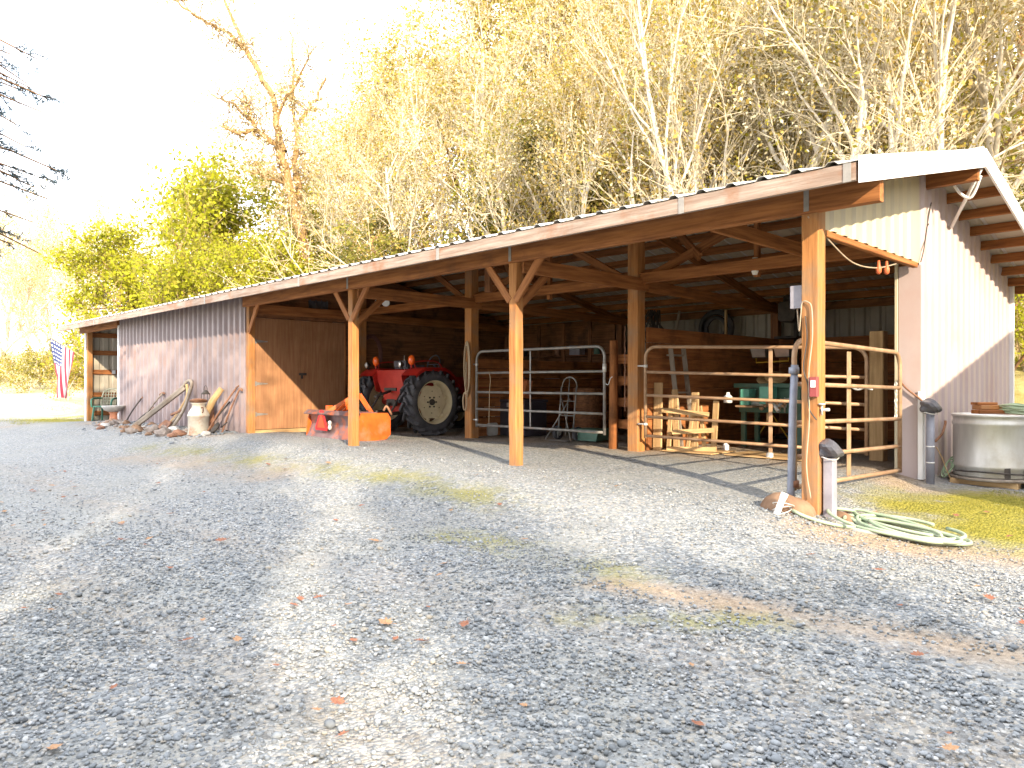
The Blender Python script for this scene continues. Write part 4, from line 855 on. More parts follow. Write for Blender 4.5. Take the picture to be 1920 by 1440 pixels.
for x in (-2.98, -2.58):
    mb = MB(); mb.prism([(-.13, -.09), (.13, -.09), (.15, .09), (-.15, .09)], (x, 5.0, 1.63), (1, 0, 0), (0, -.3, 1), (0, 1, .3), .12); hd = mb.build('lamp_head', IRON, wl)
    mb = MB(); mb.prism([(-.11, -.07), (.11, -.07), (.125, .07), (-.125, .07)], (x, 4.932, 1.61), (1, 0, 0), (0, -.3, 1), (0, 1, .3), .01); mb.build('lamp_glass', GLASS, hd)
# step ladder against the plank wall
sl = tgt('step_ladder', 'weathered wooden step ladder leaning by the inner post behind the tan gate', 'ladder', (-3.3, 3.2, .12))
for y in (2.95, 3.3):
    mb = MB(); mb.beam((-3.15, y - .03, .12), (-3.38, y + .02, 1.66), .03, .075); mb.build('rail', GREYW, sl)
for i in range(5):
    z = .4 + i * .28; mb = MB(); mb.box(-3.19 - (z - .12) * .149 - .05, -3.19 - (z - .12) * .149 + .06, 2.97, 3.29, z, z + .025, .003); mb.build('step', GREYW, sl)
# lumber offcuts and boards stacked low by the post, lit by the sun
def boards(lab, specs, m, name='board'):
    for i, (p0, p1, w_, h_, lb) in enumerate(specs):
        mb = MB(); mb.beam(p0, p1, w_, h_); mb.build(name, m, None, lb, 'board', 'boards leaning inside the tan gate')
BD = [(-3.44, 2.72, 1.0, .15, .0, 'widest pale board of the sunlit stack, against the inner post'), (-3.30, 2.80, .78, .07, .03, 'narrow pale stick leaning second in the sunlit stack'), (-3.20, 2.86, .90, .10, -.05, 'pale board leaning third in the sunlit stack'),
      (-3.06, 2.92, .72, .06, .10, 'short slanted stick in the middle of the sunlit stack'), (-2.98, 2.98, .86, .12, .0, 'upright pale board right of the slanted stick'), (-2.84, 3.04, .66, .06, -.10, 'thin stick leaning left near the right end of the stack'), (-2.74, 3.1, .74, .09, .03, 'last pale board at the right end of the stack')]
for x, y, h, w_, ln_, lb in BD:
    mb = MB(); mb.beam((x, y, .12), (x + ln_, y + .03, .12 + h), .028, w_, up=(1, 0, 0)); mb.build('board', PALEW, None, lb, 'board', 'boards leaning inside the tan gate')
for i, (p0, p1, lb) in enumerate((((-3.35, 2.70, .72), (-2.75, 3.0, .66), 'upper crosspiece laid against the sunlit stack of boards'), ((-3.2, 2.74, .40), (-2.68, 3.02, .44), 'lower crosspiece laid against the sunlit stack of boards'), ((-3.25, 2.68, .16), (-2.62, 2.98, .17), 'offcut lying at the foot of the sunlit stack'))):
    mb = MB(); mb.beam(p0, p1, .04, .07); mb.build('board', PALEW, None, lb, 'board', 'boards leaning inside the tan gate')
for i, (x, z, r_, lb) in enumerate(((-2.62, .93, .06, 'upper white bottle in the sunlit stack'), (-2.66, .6, .05, 'lower white bottle in the sunlit stack'))):
    mb = MB(); mb.lathe([(r_, 0), (r_, .09), (r_ * .4, .12), (r_ * .4, .15)], (x, 3.3, z - .1 if i == 0 else .12), n=14); mb.build('bottle', PVC, None, lb, 'bottle')
# flat ply sheets on the floor
for i, (x0, x1, y0, y1, lb) in enumerate(((-3.3, -2.5, 2.62, 3.3, 'thin plywood sheet lying on the floor by the inner post'), (-2.35, -1.25, 2.7, 3.4, 'thin plywood sheet lying on the floor under the bench front'))):
    mb = MB(); mb.box(x0, x1, y0, y1, .128 + i * .002, .142 + i * .002, .002); mb.build('plywood_sheet', PALEW, None, lb, 'board')
# wheel ring, drill press shape, hand tool above the plank wall
mb = MB(); mb.lathe([(.30, -.06), (.36, -.06), (.385, -.03), (.385, .03), (.36, .06), (.30, .06), (.28, 0)], (-4.85, 6.85, 2.2), axis=(0, 1, 0), n=32, cap0=False, cap1=False); mb.lathe([(.19, -.03), (.26, -.03), (.26, .03), (.19, .03), (.19, -.03)], (-4.85, 6.85, 2.2), axis=(0, 1, 0), n=28, cap0=False, cap1=False)
mb.build('spare_tyre', RUBBER, None, 'spare tyre hung on the rear wall above the plank lining', 'tyre')
mb = MB(); mb.beam((-4.55, 6.7, 1.95), (-4.55, 6.7, 2.55), .05, .04); mb.build('stake', PALEW, None, 'pale stake standing in front of the spare tyre', 'stake')
mb = MB(); mb.beam((-5.75, 6.7, 1.9), (-5.6, 6.7, 2.6), .04, .05); mb.build('stake', GREYW, None, 'leaning grey stake left of the spare tyre', 'stake')
bp_ = tgt('drill_press', 'dark drill press standing at the back right of the spare tyre', 'drill press', (-3.05, 6.4, .12))
mb = MB(); mb.tube([(-3.05, 6.5, .14), (-3.05, 6.5, 2.5)], .05); mb.box(-3.3, -2.8, 6.2, 6.7, .12, .2, .02); mb.build('column', IRON, bp_)
mb = MB(); mb.box(-3.2, -2.9, 6.1, 6.75, 2.2, 2.55, .04); mb.lathe([(.2, 0), (.2, .12), (.16, .14)], (-3.05, 6.45, 2.55), n=18); mb.build('head', IRON, bp_); mb = MB(); mb.box(-3.25, -2.85, 6.05, 6.5, 1.9, 1.94, .01); mb.build('table', IRON, bp_)
# ---------------------------------------------------------------- yard things by the front post
# gravel anchored boulder at the post foot, PVC stub with wire, hydrant, hose
mb = MB(); mb.blob((-.14, -.13, -.06), (.27, .20, .21), 5, .16, 3, True); mb.build('boulder', ROCKB, None, 'brown boulder half sunk at the foot of the front corner post', 'boulder')
mb = MB(); mb.blob((.22, .12, -.12), (.16, .12, .11), 9, .16, 3, True); mb.build('boulder', ROCKB, None, 'small brown rock behind the grey standpipe at the corner post', 'rock')
mb = MB(); mb.prism([(-.3, -.16), (.3, -.14), (.28, .15), (-.28, .17)], (.30, .02, -.10), (1, 0, 0), (0, 1, 0), (0, 0, 1), .03); mb.build('flat_stone', STONEC, None, 'flat pale stone slab lying inside the garden hose loop', 'stone slab')
pv = tgt('pvc_pipe', 'white plastic pipe leaning on the boulder with wire wound round it', 'pipe', (-.25, -.3, -.2))
a_, b__ = Vector((-.16, -.42, -.13)), Vector((-.07, -.34, .175)); mb = MB(); mb.tube([a_, b__], .027, n=14); mb.build('pipe', PVC, pv)
mb = MB(); mb.lathe([(.031, -.05), (.031, 0), (.026, .003)], b__, axis=(b__ - a_), n=14); mb.build('cap', PVC, pv)
mb = MB()
for k in range(4):
    ctr = a_.lerp(b__, .38 + .1 * k); rr_ = .075 + .012 * (k % 2)
    mb.tube([ctr + Vector((rr_ * math.cos(t) + .02, rr_ * math.sin(t) + .02, .03 * math.sin(t + k))) for t in np.linspace(0, 6.28, 18)[:-1]], .0045, n=5, closed=True)
mb.build('wire_coil', ZINC, pv)
def hydrant(nm, lab, x, y, z0, h, m, hood, ang):
    t = tgt(nm, lab, 'standpipe', (x, y, z0))
    mb = MB(); mb.box(x - .045, x + .045, y - .045, y + .045, z0 - .1, z0 + h, .008) if m is GREYP else mb.tube([(x, y, z0 - .05), (x, y, z0 + h)], .042, n=14)
    mb.build('pipe', m, t)
    mb = MB(); mb.blob((x + .0, y - .01, z0 + h + .075), (.115, .10, .085), 12 + int(x * 3), .28, 3, False)
    hb = mb.build('hood', hood, t)
    mb = MB(); mb.tube([(x + .075 * math.cos(q), y - .01 + .07 * math.sin(q), z0 + h + .0 + .01 * math.sin(q * 2)) for q in np.linspace(0, 6.28, 20)[:-1]], .006, n=5, closed=True); mb.build('tie', ZINC, hb)
    return t
hydrant('standpipe', 'square grey standpipe with a black plastic hood tied over it at the corner post', .165, .02, -.11, .58, GREYP, BLACKP, 0)
h2 = hydrant('standpipe', 'round grey standpipe with a dark hood at the end wall corner', .19, 2.72, .02, .76, mat('blue_grey_pipe', (.20, .21, .26), (.26, .27, .32), scale=6, rough=.5), BLACKP, 0)
for z in (.22, .40):
    mb = MB(); mb.lathe([(.045, 0), (.045, .012)], (.19, 2.72, z), n=14); mb.build('strap', WHITE, h2)
mb = MB(); mb.tube(catm([(.23, 2.74, .46), (.30, 2.74, .55), (.33, 2.75, .66), (.33, 2.75, .70)]), .013); mb.build('lever', RUST, h2)
mb = MB(); mb.tube(catm([(.23, 2.78, .40), (.27, 2.85, .28), (.30, 2.9, .15), (.33, 2.95, .04)]), .005, n=5); mb.build('cord', PALEW, h2)
mb = MB(); mb.tube(catm([(-.15, 2.74, 1.16), (-.06, 2.74, 1.05), (.06, 2.74, .95), (.17, 2.73, .85)]), .012, n=6); mb.build('cable', RUST, h2)
# pistol nozzle / faucet on post side
mb = MB(); mb.tube([(.09, -.03, .88), (.19, -.06, .89)], .014, n=8); mb.tube([(.13, -.06, .93), (.13, -.06, .84)], .008, n=6); mb.lathe([(.03, 0), (.03, .012)], (.13, -.06, .93), n=10)
part(mb, 'faucet', ZINC)
# garden hose
hz = tgt('garden_hose', 'pale green garden hose lying in loose coils in front of the corner post', 'hose', (.6, .25, -.14))
def ell(cx, cy, a, b_, rot, t0, t1, n, z0, dz, jit):
    out = []; rr_ = random.Random(int(cx * 1000) + n)
    p1, p2 = rr_.uniform(0, 6), rr_.uniform(0, 6)
    for i in range(n):
        t = t0 + (t1 - t0) * i / (n - 1); x, y = a * math.cos(t), b_ * math.sin(t); k = 1 + jit * math.sin(t * 1.7 + p1)
        X_, Y_ = cx + (x * math.cos(rot) - y * math.sin(rot)) * k, cy + (x * math.sin(rot) + y * math.cos(rot)) * k
        out.append((X_, Y_, float(gz(X_, Y_)) + z0 + dz * (.5 + .5 * math.sin(t * 1.3 + p2))))
    return out
HR = math.atan2(-.14, .8)
for k, (cx, cy, a, b_, t0, t1, z0) in enumerate((
        (.72, .12, .46, .27, -2.4, 3.6, .018), (.78, .13, .40, .21, .4, 6.4, .020), (.70, .08, .45, .17, 2.0, 8.1, .030), (.74, .16, .38, .28, 1.2, 7.2, .042),
        (.80, .07, .38, .15, 3.4, 9.4, .05), (.64, .17, .42, .12, 0, 5.7, .055), (.58, .04, .46, .26, 2.2, 4.4, .06), (.66, .0, .40, .05, 2.9, 6.6, .03))):
    mb = MB(); mb.tube(ell(cx, cy, a, b_, HR + .22 * math.sin(k * 2.3 + .4), t0, t1, 48, z0, .02, .08), .0145, n=8); mb.build('hose_coil', HOSE, hz)
mb = MB(); mb.tube(ell(.19, -.06, .30, .21, .80, -.5, 5.2, 36, .02, .012, .04), .0155, n=8); mb.build('hose_loop', HOSE, hz)
mb = MB(); mb.tube([(.20, .10, -.06), (.31, .15, -.065)], .019, n=10); mb.build('nozzle', GREEN, hz)

# ---------------------------------------------------------------- stock tank on its blocks
tk = tgt('stock_tank', 'round galvanised stock tank standing on timbers beside the end wall', 'tank', (.62, 3.55, -.02))
tx, ty, tz, rt, hh = .63, 3.50, .055, .405, .70
mb = MB(); pf = [(rt * .99, 0), (rt, .015)]
def bead(z, k=.012): return [(rt, z - .03), (rt + k, z - .012), (rt + k, z + .012), (rt, z + .03)]
pf += bead(.12) + bead(.60) + [(rt, hh - .03), (rt + .016, hh - .018), (rt + .018, hh), (rt + .004, hh + .006), (rt - .01, hh), (rt - .012, .03), (.0, .025)]
mb.lathe(pf, (tx, ty, tz), n=48, cap1=False); mb.build('shell', TANKM, tk)
mb = MB(); mb.lathe([(rt - .012, .0), (rt - .012, .012)], (tx, ty, tz + hh - .04), n=36); mb.build('cover', GREYW, tk)
mb = MB(); mb.lathe([(rt + .05, 0), (rt + .05, .03)], (tx, ty, tz - .034), n=36); mb.build('base_board', GREYW, tk)
mb = MB(); mb.tube([(tx + (rt + .02) * math.cos(a), ty + (rt + .02) * math.sin(a), tz + .06 + .008 * math.sin(3 * a)) for a in np.linspace(-2.4, .6, 22)], .009, n=6); mb.build('cable', IRON, tk)
for a in (-1.05, -.55):
    mb = MB(); mb.prism([(-.028, -.04), (.03, -.04), (.028, .075), (-.03, .07)], (tx + (rt + .014) * math.cos(a), ty + (rt + .014) * math.sin(a), tz + .05), (-math.sin(a), math.cos(a), 0), (0, 0, 1), (math.cos(a), math.sin(a), 0), .004); mb.build('tape_patch', IRON, tk)
a = -.45
mb = MB(); mb.prism([(-.04, -.04), (.05, -.04), (.05, .05), (-.04, .045)], (tx + (rt + .004) * math.cos(a), ty + (rt + .004) * math.sin(a), tz + .22), (-math.sin(a), math.cos(a), 0), (0, 0, 1), (math.cos(a), math.sin(a), 0), .003); mb.build('paper_label', WHITE, tk)
for i, (x0, x1, y0, y1, lb) in enumerate(((tx - .36, tx + .30, ty - .34, ty - .2, 'front wooden block under the stock tank'), (tx - .36, tx + .36, ty + .18, ty + .32, 'rear wooden block under the stock tank'))):
    mb = MB(); mb.box(x0, x1, y0, y1, -.11, tz - .034, .006); mb.build('timber_block', PALEW, None, lb, 'block', 'timber blocks under the tank')
zt = tz + hh + .008
for i, (cx, cy, l, w_, h_, an, lb) in enumerate(((tx - .02, ty - .06, .40, .14, .045, .95, 'lowest reddish board stacked on the stock tank'), (tx - .06, ty - .04, .30, .14, .05, .8, 'middle reddish board stacked on the stock tank'), (tx - .09, ty - .03, .27, .12, .03, .9, 'topmost reddish board stacked on the stock tank'))):
    z = zt + (0, .048, .10)[i] + h_ / 2; mb = MB(); mb.beam((cx - l / 2 * math.sin(an) * .72, cy - l / 2 * .7, z), (cx + l / 2 * math.sin(an) * .72, cy + l / 2 * .7, z), w_, h_); mb.build('board', TIMBER if i != 1 else POSTW, None, lb, 'board', 'boards stacked on the tank')
mb = MB()
for k in range(5): mb.tube([(tx + .16 + (.18 - .01 * k) * math.cos(t + k), ty + .14 + (.15 + .01 * k) * math.sin(t + k), zt + .016 + .02 * k + .01 * math.sin(2 * t)) for t in np.linspace(0, 6.28, 28)[:-1]], .013, n=7, closed=True)
mb.build('garden_hose', HOSEG, None, 'dull green hose coiled on top of the stock tank', 'hose')
mb = MB()
for k in range(3): mb.tube([(tx - .43 + .02 * k + .05 * math.cos(t), ty - .20 + .05 * math.sin(t), tz + .05 + .09 * math.sin(t + .5) + .03 * k) for t in np.linspace(0, 6.28, 18)[:-1]], .009, n=6, closed=True)
mb.build('hose_end', HOSEG, None, 'short curl of old hose at the left foot of the stock tank', 'hose')
mb = MB(); mb.tube([(tx + .40, ty - .05, .0), (tx + .95, ty + .55, .42)], .028, n=12); mb.build('white_rail', WHITE, None, 'white pipe rail sticking out behind the stock tank', 'pipe')

# ---------------------------------------------------------------- left end of the barn
# flag on a slanted staff fixed to the end post
fg = tgt('flag', 'stars and stripes flag hanging from a slanted staff at the far end post', 'flag', (XF - .1, -.08, 1.9))
s0, s1 = Vector((XF - .1, -.10, 1.86)), Vector((-23.8, -.6, 2.56))
mb = MB(); mb.tube([s0, s1], .014, n=8); mb.lathe([(.0, 0), (.02, .015), (.0, .03)], s1, axis=(s1 - s0), n=10); mb.build('staff', PALEW, fg)
FM = bpy.data.materials.new('flag_cloth'); FM.use_nodes = True; nt = FM.node_tree; L = nt.links; b = nt.nodes['Principled BSDF']; b.inputs['Roughness'].default_value = .9
at_n = nt.nodes.new('ShaderNodeAttribute'); at_n.attribute_name = 'gc'; sx_ = nt.nodes.new('ShaderNodeSeparateXYZ'); L.new(at_n.outputs['Vector'], sx_.inputs[0])
def mth(op, a, c_=None, d=None):
    m = nt.nodes.new('ShaderNodeMath'); m.operation = op
    for i, v in enumerate((a, c_, d)):
        if v is None: continue
        if isinstance(v, (int, float)): m.inputs[i].default_value = v
        else: L.new(v, m.inputs[i])
    return m.outputs[0]
def mxc(fac, a, c_):
    m = nt.nodes.new('ShaderNodeMix'); m.data_type = 'RGBA'; L.new(fac, m.inputs['Factor'])
    for i, v in (('A', a), ('B', c_)):
        if isinstance(v, tuple): m.inputs[i].default_value = c4(v)
        else: L.new(v, m.inputs[i])
    return m.outputs['Result']
U_, V_ = sx_.outputs[0], sx_.outputs[1]          # U across the hoist 0..1 (tip to foot), V down the fly
st = mth('LESS_THAN', mth('MODULO', mth('FLOOR', mth('MULTIPLY', U_, 13.0)), 2.0), .5)
colr = mxc(st, (.70, .68, .70), (.55, .06, .10))
can = mth('MULTIPLY', mth('LESS_THAN', U_, 7 / 13), mth('LESS_THAN', V_, .40))
fu = mth('SUBTRACT', mth('FRACT', mth('MULTIPLY', U_, 13 / 7 * 5)), .5); fv = mth('SUBTRACT', mth('FRACT', mth('MULTIPLY', V_, 2.5 * 6)), .5)
star = mth('LESS_THAN', mth('ADD', mth('MULTIPLY', fu, fu), mth('MULTIPLY', fv, fv)), .075)
colr = mxc(can, colr, mxc(star, (.05, .07, .20), (.72, .72, .74)))
L.new(colr, b.inputs['Base Color']); tb = nt.nodes.new('ShaderNodeBsdfTranslucent'); L.new(colr, tb.inputs['Color']); ms = nt.nodes.new('ShaderNodeMixShader'); ms.inputs[0].default_value = .3
L.new(b.outputs[0], ms.inputs[1]); L.new(tb.outputs[0], ms.inputs[2]); L.new(ms.outputs[0], nt.nodes['Material Output'].inputs['Surface'])
nu, nv_ = 22, 26; vs = []; gs = []
hA, hB = s1 - (s1 - s0) * .03, s0 + (s1 - s0) * .28
fA, fB = Vector((-23.32, -.5, .68)), Vector((-22.78, -.34, .63))
for j in range(nv_ + 1):
    v_ = j / nv_
    for i in range(nu + 1):
        u_ = i / nu; top = hA.lerp(hB, u_); bot = fA.lerp(fB, u_)
        p = top.lerp(bot, v_ ** .9); p.y += .10 * v_ * math.sin(u_ * 9 + v_ * 2); p.x += .03 * v_ * math.sin(u_ * 7)
        if u_ > .5: p.z += .0
        p.z += .35 * v_ * u_ * (1 - v_) * 1.0
        vs.append(p); gs.append((min(.9999, u_), v_, 0))
fs = [(j * (nu + 1) + i, j * (nu + 1) + i + 1, (j + 1) * (nu + 1) + i + 1, (j + 1) * (nu + 1) + i) for j in range(nv_) for i in range(nu)]
mb = MB(); mb.add(vs, fs, gs, True); mb.build('cloth', FM, fg)
# plastic garden chair
cx, cy = -21.2, .30; z0 = float(gz(cx, cy))
gc_ = tgt('garden_chair', 'green plastic garden chair with bleached lattice back under the far roof end', 'chair', (cx, cy, z0))
qa = -.75; CA, SA = math.cos(qa), math.sin(qa)
def cp(x, y, z): return (cx + x * CA - y * SA, cy + x * SA + y * CA, z0 + z)   # +x = front
for sx, sy in ((.22, .24), (.22, -.24), (-.24, .24), (-.24, -.24)):
    mb = MB(); mb.beam(cp(sx, sy, .40), cp(sx * 1.2, sy * 1.12, 0), .05, .035); mb.build('leg', CHAIRG, gc_)
mb = MB(); mb.prism([(-.24, -.25), (.26, -.27), (.29, 0), (.26, .27), (-.24, .25)], cp(0, 0, .42), (CA, SA, 0), (-SA, CA, 0), (0, 0, 1), .035); mb.build('seat', CHAIRG, gc_)
mb = MB()
mb.tube([cp(-.22, -.25, .42), cp(-.27, -.27, .65), cp(-.31, -.23, .84), cp(-.33, -.12, .92), cp(-.335, 0, .94), cp(-.33, .12, .92), cp(-.31, .23, .84), cp(-.27, .27, .65), cp(-.22, .25, .42)], .026, n=8)
for i in range(5): y = -.16 + .08 * i; mb.tube([cp(-.24, y, .44), cp(-.32, y, .90)], .013, n=6)
for i in range(5): z = .5 + .085 * i; mb.tube([cp(-.25 - (z - .44) * .17, -.22, z), cp(-.25 - (z - .44) * .17, .22, z)], .012, n=6)
mb.build('backrest', CHAIRW, gc_)
for sy in (-1, 1):
    mb = MB(); mb.tube(catm([cp(-.27, sy * .27, .66), cp(-.05, sy * .30, .66), cp(.2, sy * .30, .64), cp(.27, sy * .29, .55), cp(.26, sy * .28, .40)]), .028, n=8); mb.build('armrest', CHAIRG, gc_)
# bowl planter on clay pedestal
px_, py_ = -18.35, -.32; z0p = float(gz(px_, py_))
pt = tgt('bowl_planter', 'grey stone bowl planter on a clay pedestal by the white corner trim', 'planter', (px_, py_, z0p))
mb = MB(); mb.lathe([(.13, 0), (.14, .03), (.10, .06), (.09, .2), (.12, .25)], (px_, py_, z0p), n=22); mb.build('pedestal', TERRA, pt)
mb = MB(); mb.lathe([(.10, .251), (.2, .29), (.27, .37), (.285, .42), (.275, .42), (.25, .38), (.0, .36)], (px_, py_, z0p), n=28, cap1=False); mb.build('bowl', STONEC, pt)
# milk can
mx_, my_ = -11.95, -.62; z0m = float(gz(mx_, my_)) - .02
mc = tgt('milk_can', 'rusty metal milk can with tilted lid standing by the ribbed wall', 'milk can', (mx_, my_, z0m))
mb = MB(); mb.lathe([(.20, 0), (.205, .01), (.2, .03), (.197, .05), (.197, .36), (.207, .37), (.207, .40), (.197, .41), (.18, .46), (.135, .53), (.12, .555), (.12, .61), (.15, .63), (.14, .64), (.11, .63), (.10, .5)], (mx_, my_, z0m), n=32, cap1=False); mb.build('body', CANM, mc)
mb = MB(); mb.lathe([(.10, -.03), (.105, .0), (.165, .012), (.165, .03), (.12, .045), (.0, .05)], (mx_, my_, z0m + .655), axis=(-.22, .1, 1), n=26, cap1=False); mb.build('lid', RUST, mc)
for s_ in (-1, 1):
    mb = MB(); mb.tube(catm([(mx_ + s_ * .13, my_, z0m + .54), (mx_ + s_ * .22, my_, z0m + .55), (mx_ + s_ * .21, my_, z0m + .46), (mx_ + s_ * .17, my_, z0m + .45)]), .011, n=7); mb.build('handle', RUST, mc)
# old walking plough leaning on the wall
pw = tgt('walking_plough', 'old weathered wooden walking plough leaning on the ribbed wall', 'plough', (-14.3, -.5, .1))
mb = MB(); mb.beam((-14.72, -1.05, .06), (-13.85, -.17, 1.02), .09, .11, c=.012); mb.build('beam', GREYW, pw)
mb = MB(); mb.tube(catm([(-13.95, -.22, .98), (-13.75, -.16, 1.15), (-13.55, -.15, 1.14), (-13.45, -.2, .98), (-13.5, -.35, .5), (-13.62, -.55, .12)]), .035, n=8); mb.build('handle', GREYW, pw)
mb = MB(); mb.tube(catm([(-13.72, -.18, 1.08), (-13.62, -.22, .8), (-13.75, -.4, .4), (-13.9, -.6, .1)]), .032, n=8); mb.build('handle', PALEW, pw)
mb = MB(); mb.tube(catm([(-13.5, -.2, 1.0), (-13.55, -.3, .6), (-13.7, -.5, .25), (-13.75, -.6, .08)]), .028, n=8); mb.build('handle', GREYW, pw)
mb = MB(); mb.beam((-13.95, -.42, .42), (-13.5, -.36, .52), .06, .05); mb.build('cross_bar', RUST, pw)
mb = MB(); mb.prism([(0, 0), (.35, .05), (.45, .22), (.2, .26), (.02, .15)], (-14.0, -.72, .06), (1, .2, 0), (0, .35, 1), (0, 1, -.3), .02); mb.build('mouldboard', RUST, pw)
# log with lantern, shovels, bars
mb = MB(); mb.tube([(-12.15, -.45, .35), (-12.05, -.30, .75), (-11.95, -.16, 1.0)], [.075, .07, .06], n=10); mb.tube([(-12.1, -.38, .1), (-12.15, -.45, .36)], .07, n=8); mb.build('log', PALEW, None, 'thick pale wooden shaft leaning on the wall behind the milk can', 'log')
ln = tgt('lantern', 'old dark wire lantern standing behind the milk can', 'lantern', (-12.45, -.28, .1))
mb = MB(); mb.lathe([(.10, 0), (.11, .02), (.09, .05)], (-12.45, -.28, .62), n=14); mb.lathe([(.09, 0), (.05, .06), (.02, .09)], (-12.45, -.28, .88), n=14)
for k in range(4): q = k * 1.57; mb.tube([(-12.45 + .09 * math.cos(q), -.28 + .09 * math.sin(q), .65), (-12.45 + .085 * math.cos(q), -.28 + .085 * math.sin(q), .9)], .008, n=5)
mb.build('cage', IRON, ln); mb = MB(); mb.tube([(-12.45 + .09 * math.cos(q), -.28, .95 + .11 * math.sin(q)) for q in np.linspace(0, 3.14, 12)], .007, n=5); mb.build('bail', IRON, ln)
mb = MB(); mb.box(-12.6, -12.3, -.4, -.16, .08, .62, .01); mb.build('stand', RUST, ln)
TL = [('pry_bar', 'short iron bar leaning on the wall next to the corner trim', (-17.0, -.45, .1), (-16.85, -.12, .72), IRON, 'bar'),
      ('pickaxe', 'pickaxe leaning on the wall left of the plough', (-15.7, -.55, .1), (-15.35, -.12, .88), GREYW, 'bar'),
      ('iron_rake', 'long curved iron rod leaning on the wall right of the milk can', (-11.75, -.55, .12), (-11.35, -.12, 1.02), RUST, 'rod'),
      ('hoe', 'slim hoe leaning on the wall at the right end of the siding', (-11.38, -.4, .12), (-11.2, -.12, 1.0), RUST, 'hoe'),
      ('shovel', 'old shovel leaning low on the wall between milk can and rod', (-12.0, -.45, .12), (-11.65, -.12, .74), IRON, 'shovel'),
      ('pitchfork', 'small fork leaning on the wall left of the pickaxe', (-16.5, -.4, .1), (-16.2, -.12, .45), IRON, 'fork')]
for nm, lb, p0, p1, m, kk in TL:
    t = tgt(nm, lb, nm.replace('_', ' '), p0); p0, p1 = Vector(p0), Vector(p1); md = p0.lerp(p1, .5) + Vector((.02, -.03, 0)); mb = MB(); mb.tube(catm([p0, md, p1]), .018, n=7); mb.build('handle', m, t)
    mb = MB(); d = (p1 - p0).normalized()
    if nm == 'pickaxe': mb.tube(catm([p1 + Vector((-.16, -.02, -.06)), p1, p1 + Vector((.17, -.02, -.02))]), [.01] + [.024] * 11 + [.01], n=6)
    elif nm == 'hoe': mb.beam(p1, p1 + Vector((.13, -.01, -.02)), .03, .05)
    elif nm == 'shovel': mb.prism([(-.09, 0), (.09, 0), (.08, .18), (0, .26), (-.08, .18)], p0, (1, 0, 0), -d, (0, -1, .3), .012)
    elif nm == 'pitchfork':
        for k in range(3): mb.tube([p1, p1 + d * .06 + Vector(((k - 1) * .05, 0, 0)), p1 + d * .22 + Vector(((k - 1) * .05, 0, 0))], .007, n=5)
    else: mb.tube([p1, p1 + d * .05 + Vector((.05, 0, 0))], .016, n=6)
    mb.build('head', RUST, t)
pn = tgt('frying_pan', 'dark round pan lying against the foot of the ribbed wall', 'pan', (-11.55, -.42, .14))
mb = MB(); mb.lathe([(.10, 0), (.125, .05), (.12, .05), (.095, .008), (0, .006)], (-11.5, -.45, .22), axis=(-.1, -.75, .55), n=22, cap1=False); mb.build('bowl', IRON, pn); mb = MB(); mb.tube([(-11.4, -.4, .25), (-11.25, -.35, .35)], .012, n=6); mb.build('handle', IRON, pn)
# rubble bed
rocks = []; rr3 = random.Random(21)
for i in range(58):
    x = rr3.uniform(-18.2, -11.5); y = rr3.uniform(-1.0, -.2) - .12 * rr3.random(); s_ = rr3.uniform(.045, .11) if rr3.random() < .8 else rr3.uniform(.11, .17)
    if abs(x - mx_) < .3 and y < -.3: continue
    mb = MB(); mb.blob((x, y, float(gz(x, y)) + s_ * .22), (s_ * rr3.uniform(1, 1.5), s_ * rr3.uniform(.8, 1.1), s_ * rr3.uniform(.5, .8)), 100 + i, .22, 2, False)
    mb.build('rock', [ROCK, ROCKB, RUST, ROCK, STONEC][i % 5], None, ('dark brown', 'tan', 'rusty', 'grey brown', 'pale grey')[i % 5] + (' small' if s_ < .08 else ' larger') + ' rock in the rubble bed ' + ('near the planter' if x < -16.6 else 'left of the plough' if x < -14.9 else 'under the plough' if x < -13.4 else 'behind the milk can' if x < -12 else 'right of the milk can'), 'rock', 'rocks in the bed along the ribbed wall')
# scattered chips in the bed
n = 900; xs = nrg.uniform(-18.6, -11.2, n); ys = -.1 - np.abs(nrg.normal(0, .42, n)); sz = nrg.uniform(.012, .045, n)
scatter_mesh('rubble_chips', np.stack([xs, ys, gz(xs, ys) + sz * .2], 1), sz, sm, seed=8)['label'] = 'small stone chips in the rubble bed'

# ---------------------------------------------------------------- fallen leaves
LEAF = mat('dead_leaf', (.15, .055, .032), (.29, .12, .07), scale=9, rough=.85, stain=(.20, .12, .07), stain_scale=8)
LEAF2 = mat('tan_leaf', (.24, .13, .07), (.36, .22, .12), scale=9, rough=.85)
def leaf_mesh(seed, m):
    rr_ = random.Random(seed); out = []
    lob = [(0, -.5), (.10, -.42), (.30, -.40), (.20, -.25), (.46, -.12), (.26, -.02), (.42, .22), (.20, .20), (.18, .40), (.0, .55), (-.16, .38), (-.22, .18), (-.44, .2), (-.26, -.04), (-.45, -.15), (-.18, -.24), (-.28, -.42), (-.10, -.42)]
    mb = MB(); ctr = [(0, -.45 + i * .2) for i in range(5)]; k = rr_.uniform(.15, .5); tw = rr_.uniform(-.3, .3)
    def zz(x, y): return k * x * x * 1.4 + tw * x * y + .12 * y * y
    vs = [(x + rr_.uniform(-.04, .04), y + rr_.uniform(-.04, .04)) for x, y in lob]; vs = [(x, y, zz(x, y)) for x, y in vs] + [(0, 0, .02), (0, .02, zz(0, 0) - .03)]
    n = len(lob); mb.add(vs, [(i, (i + 1) % n, n) for i in range(n)] + [((i + 1) % n, i, n + 1) for i in range(n)]); mb.tube([(0, -.5, .03), (.03, -.8, .08)], .02, n=4)
    o = mb.build('fallen_leaf', m); return o
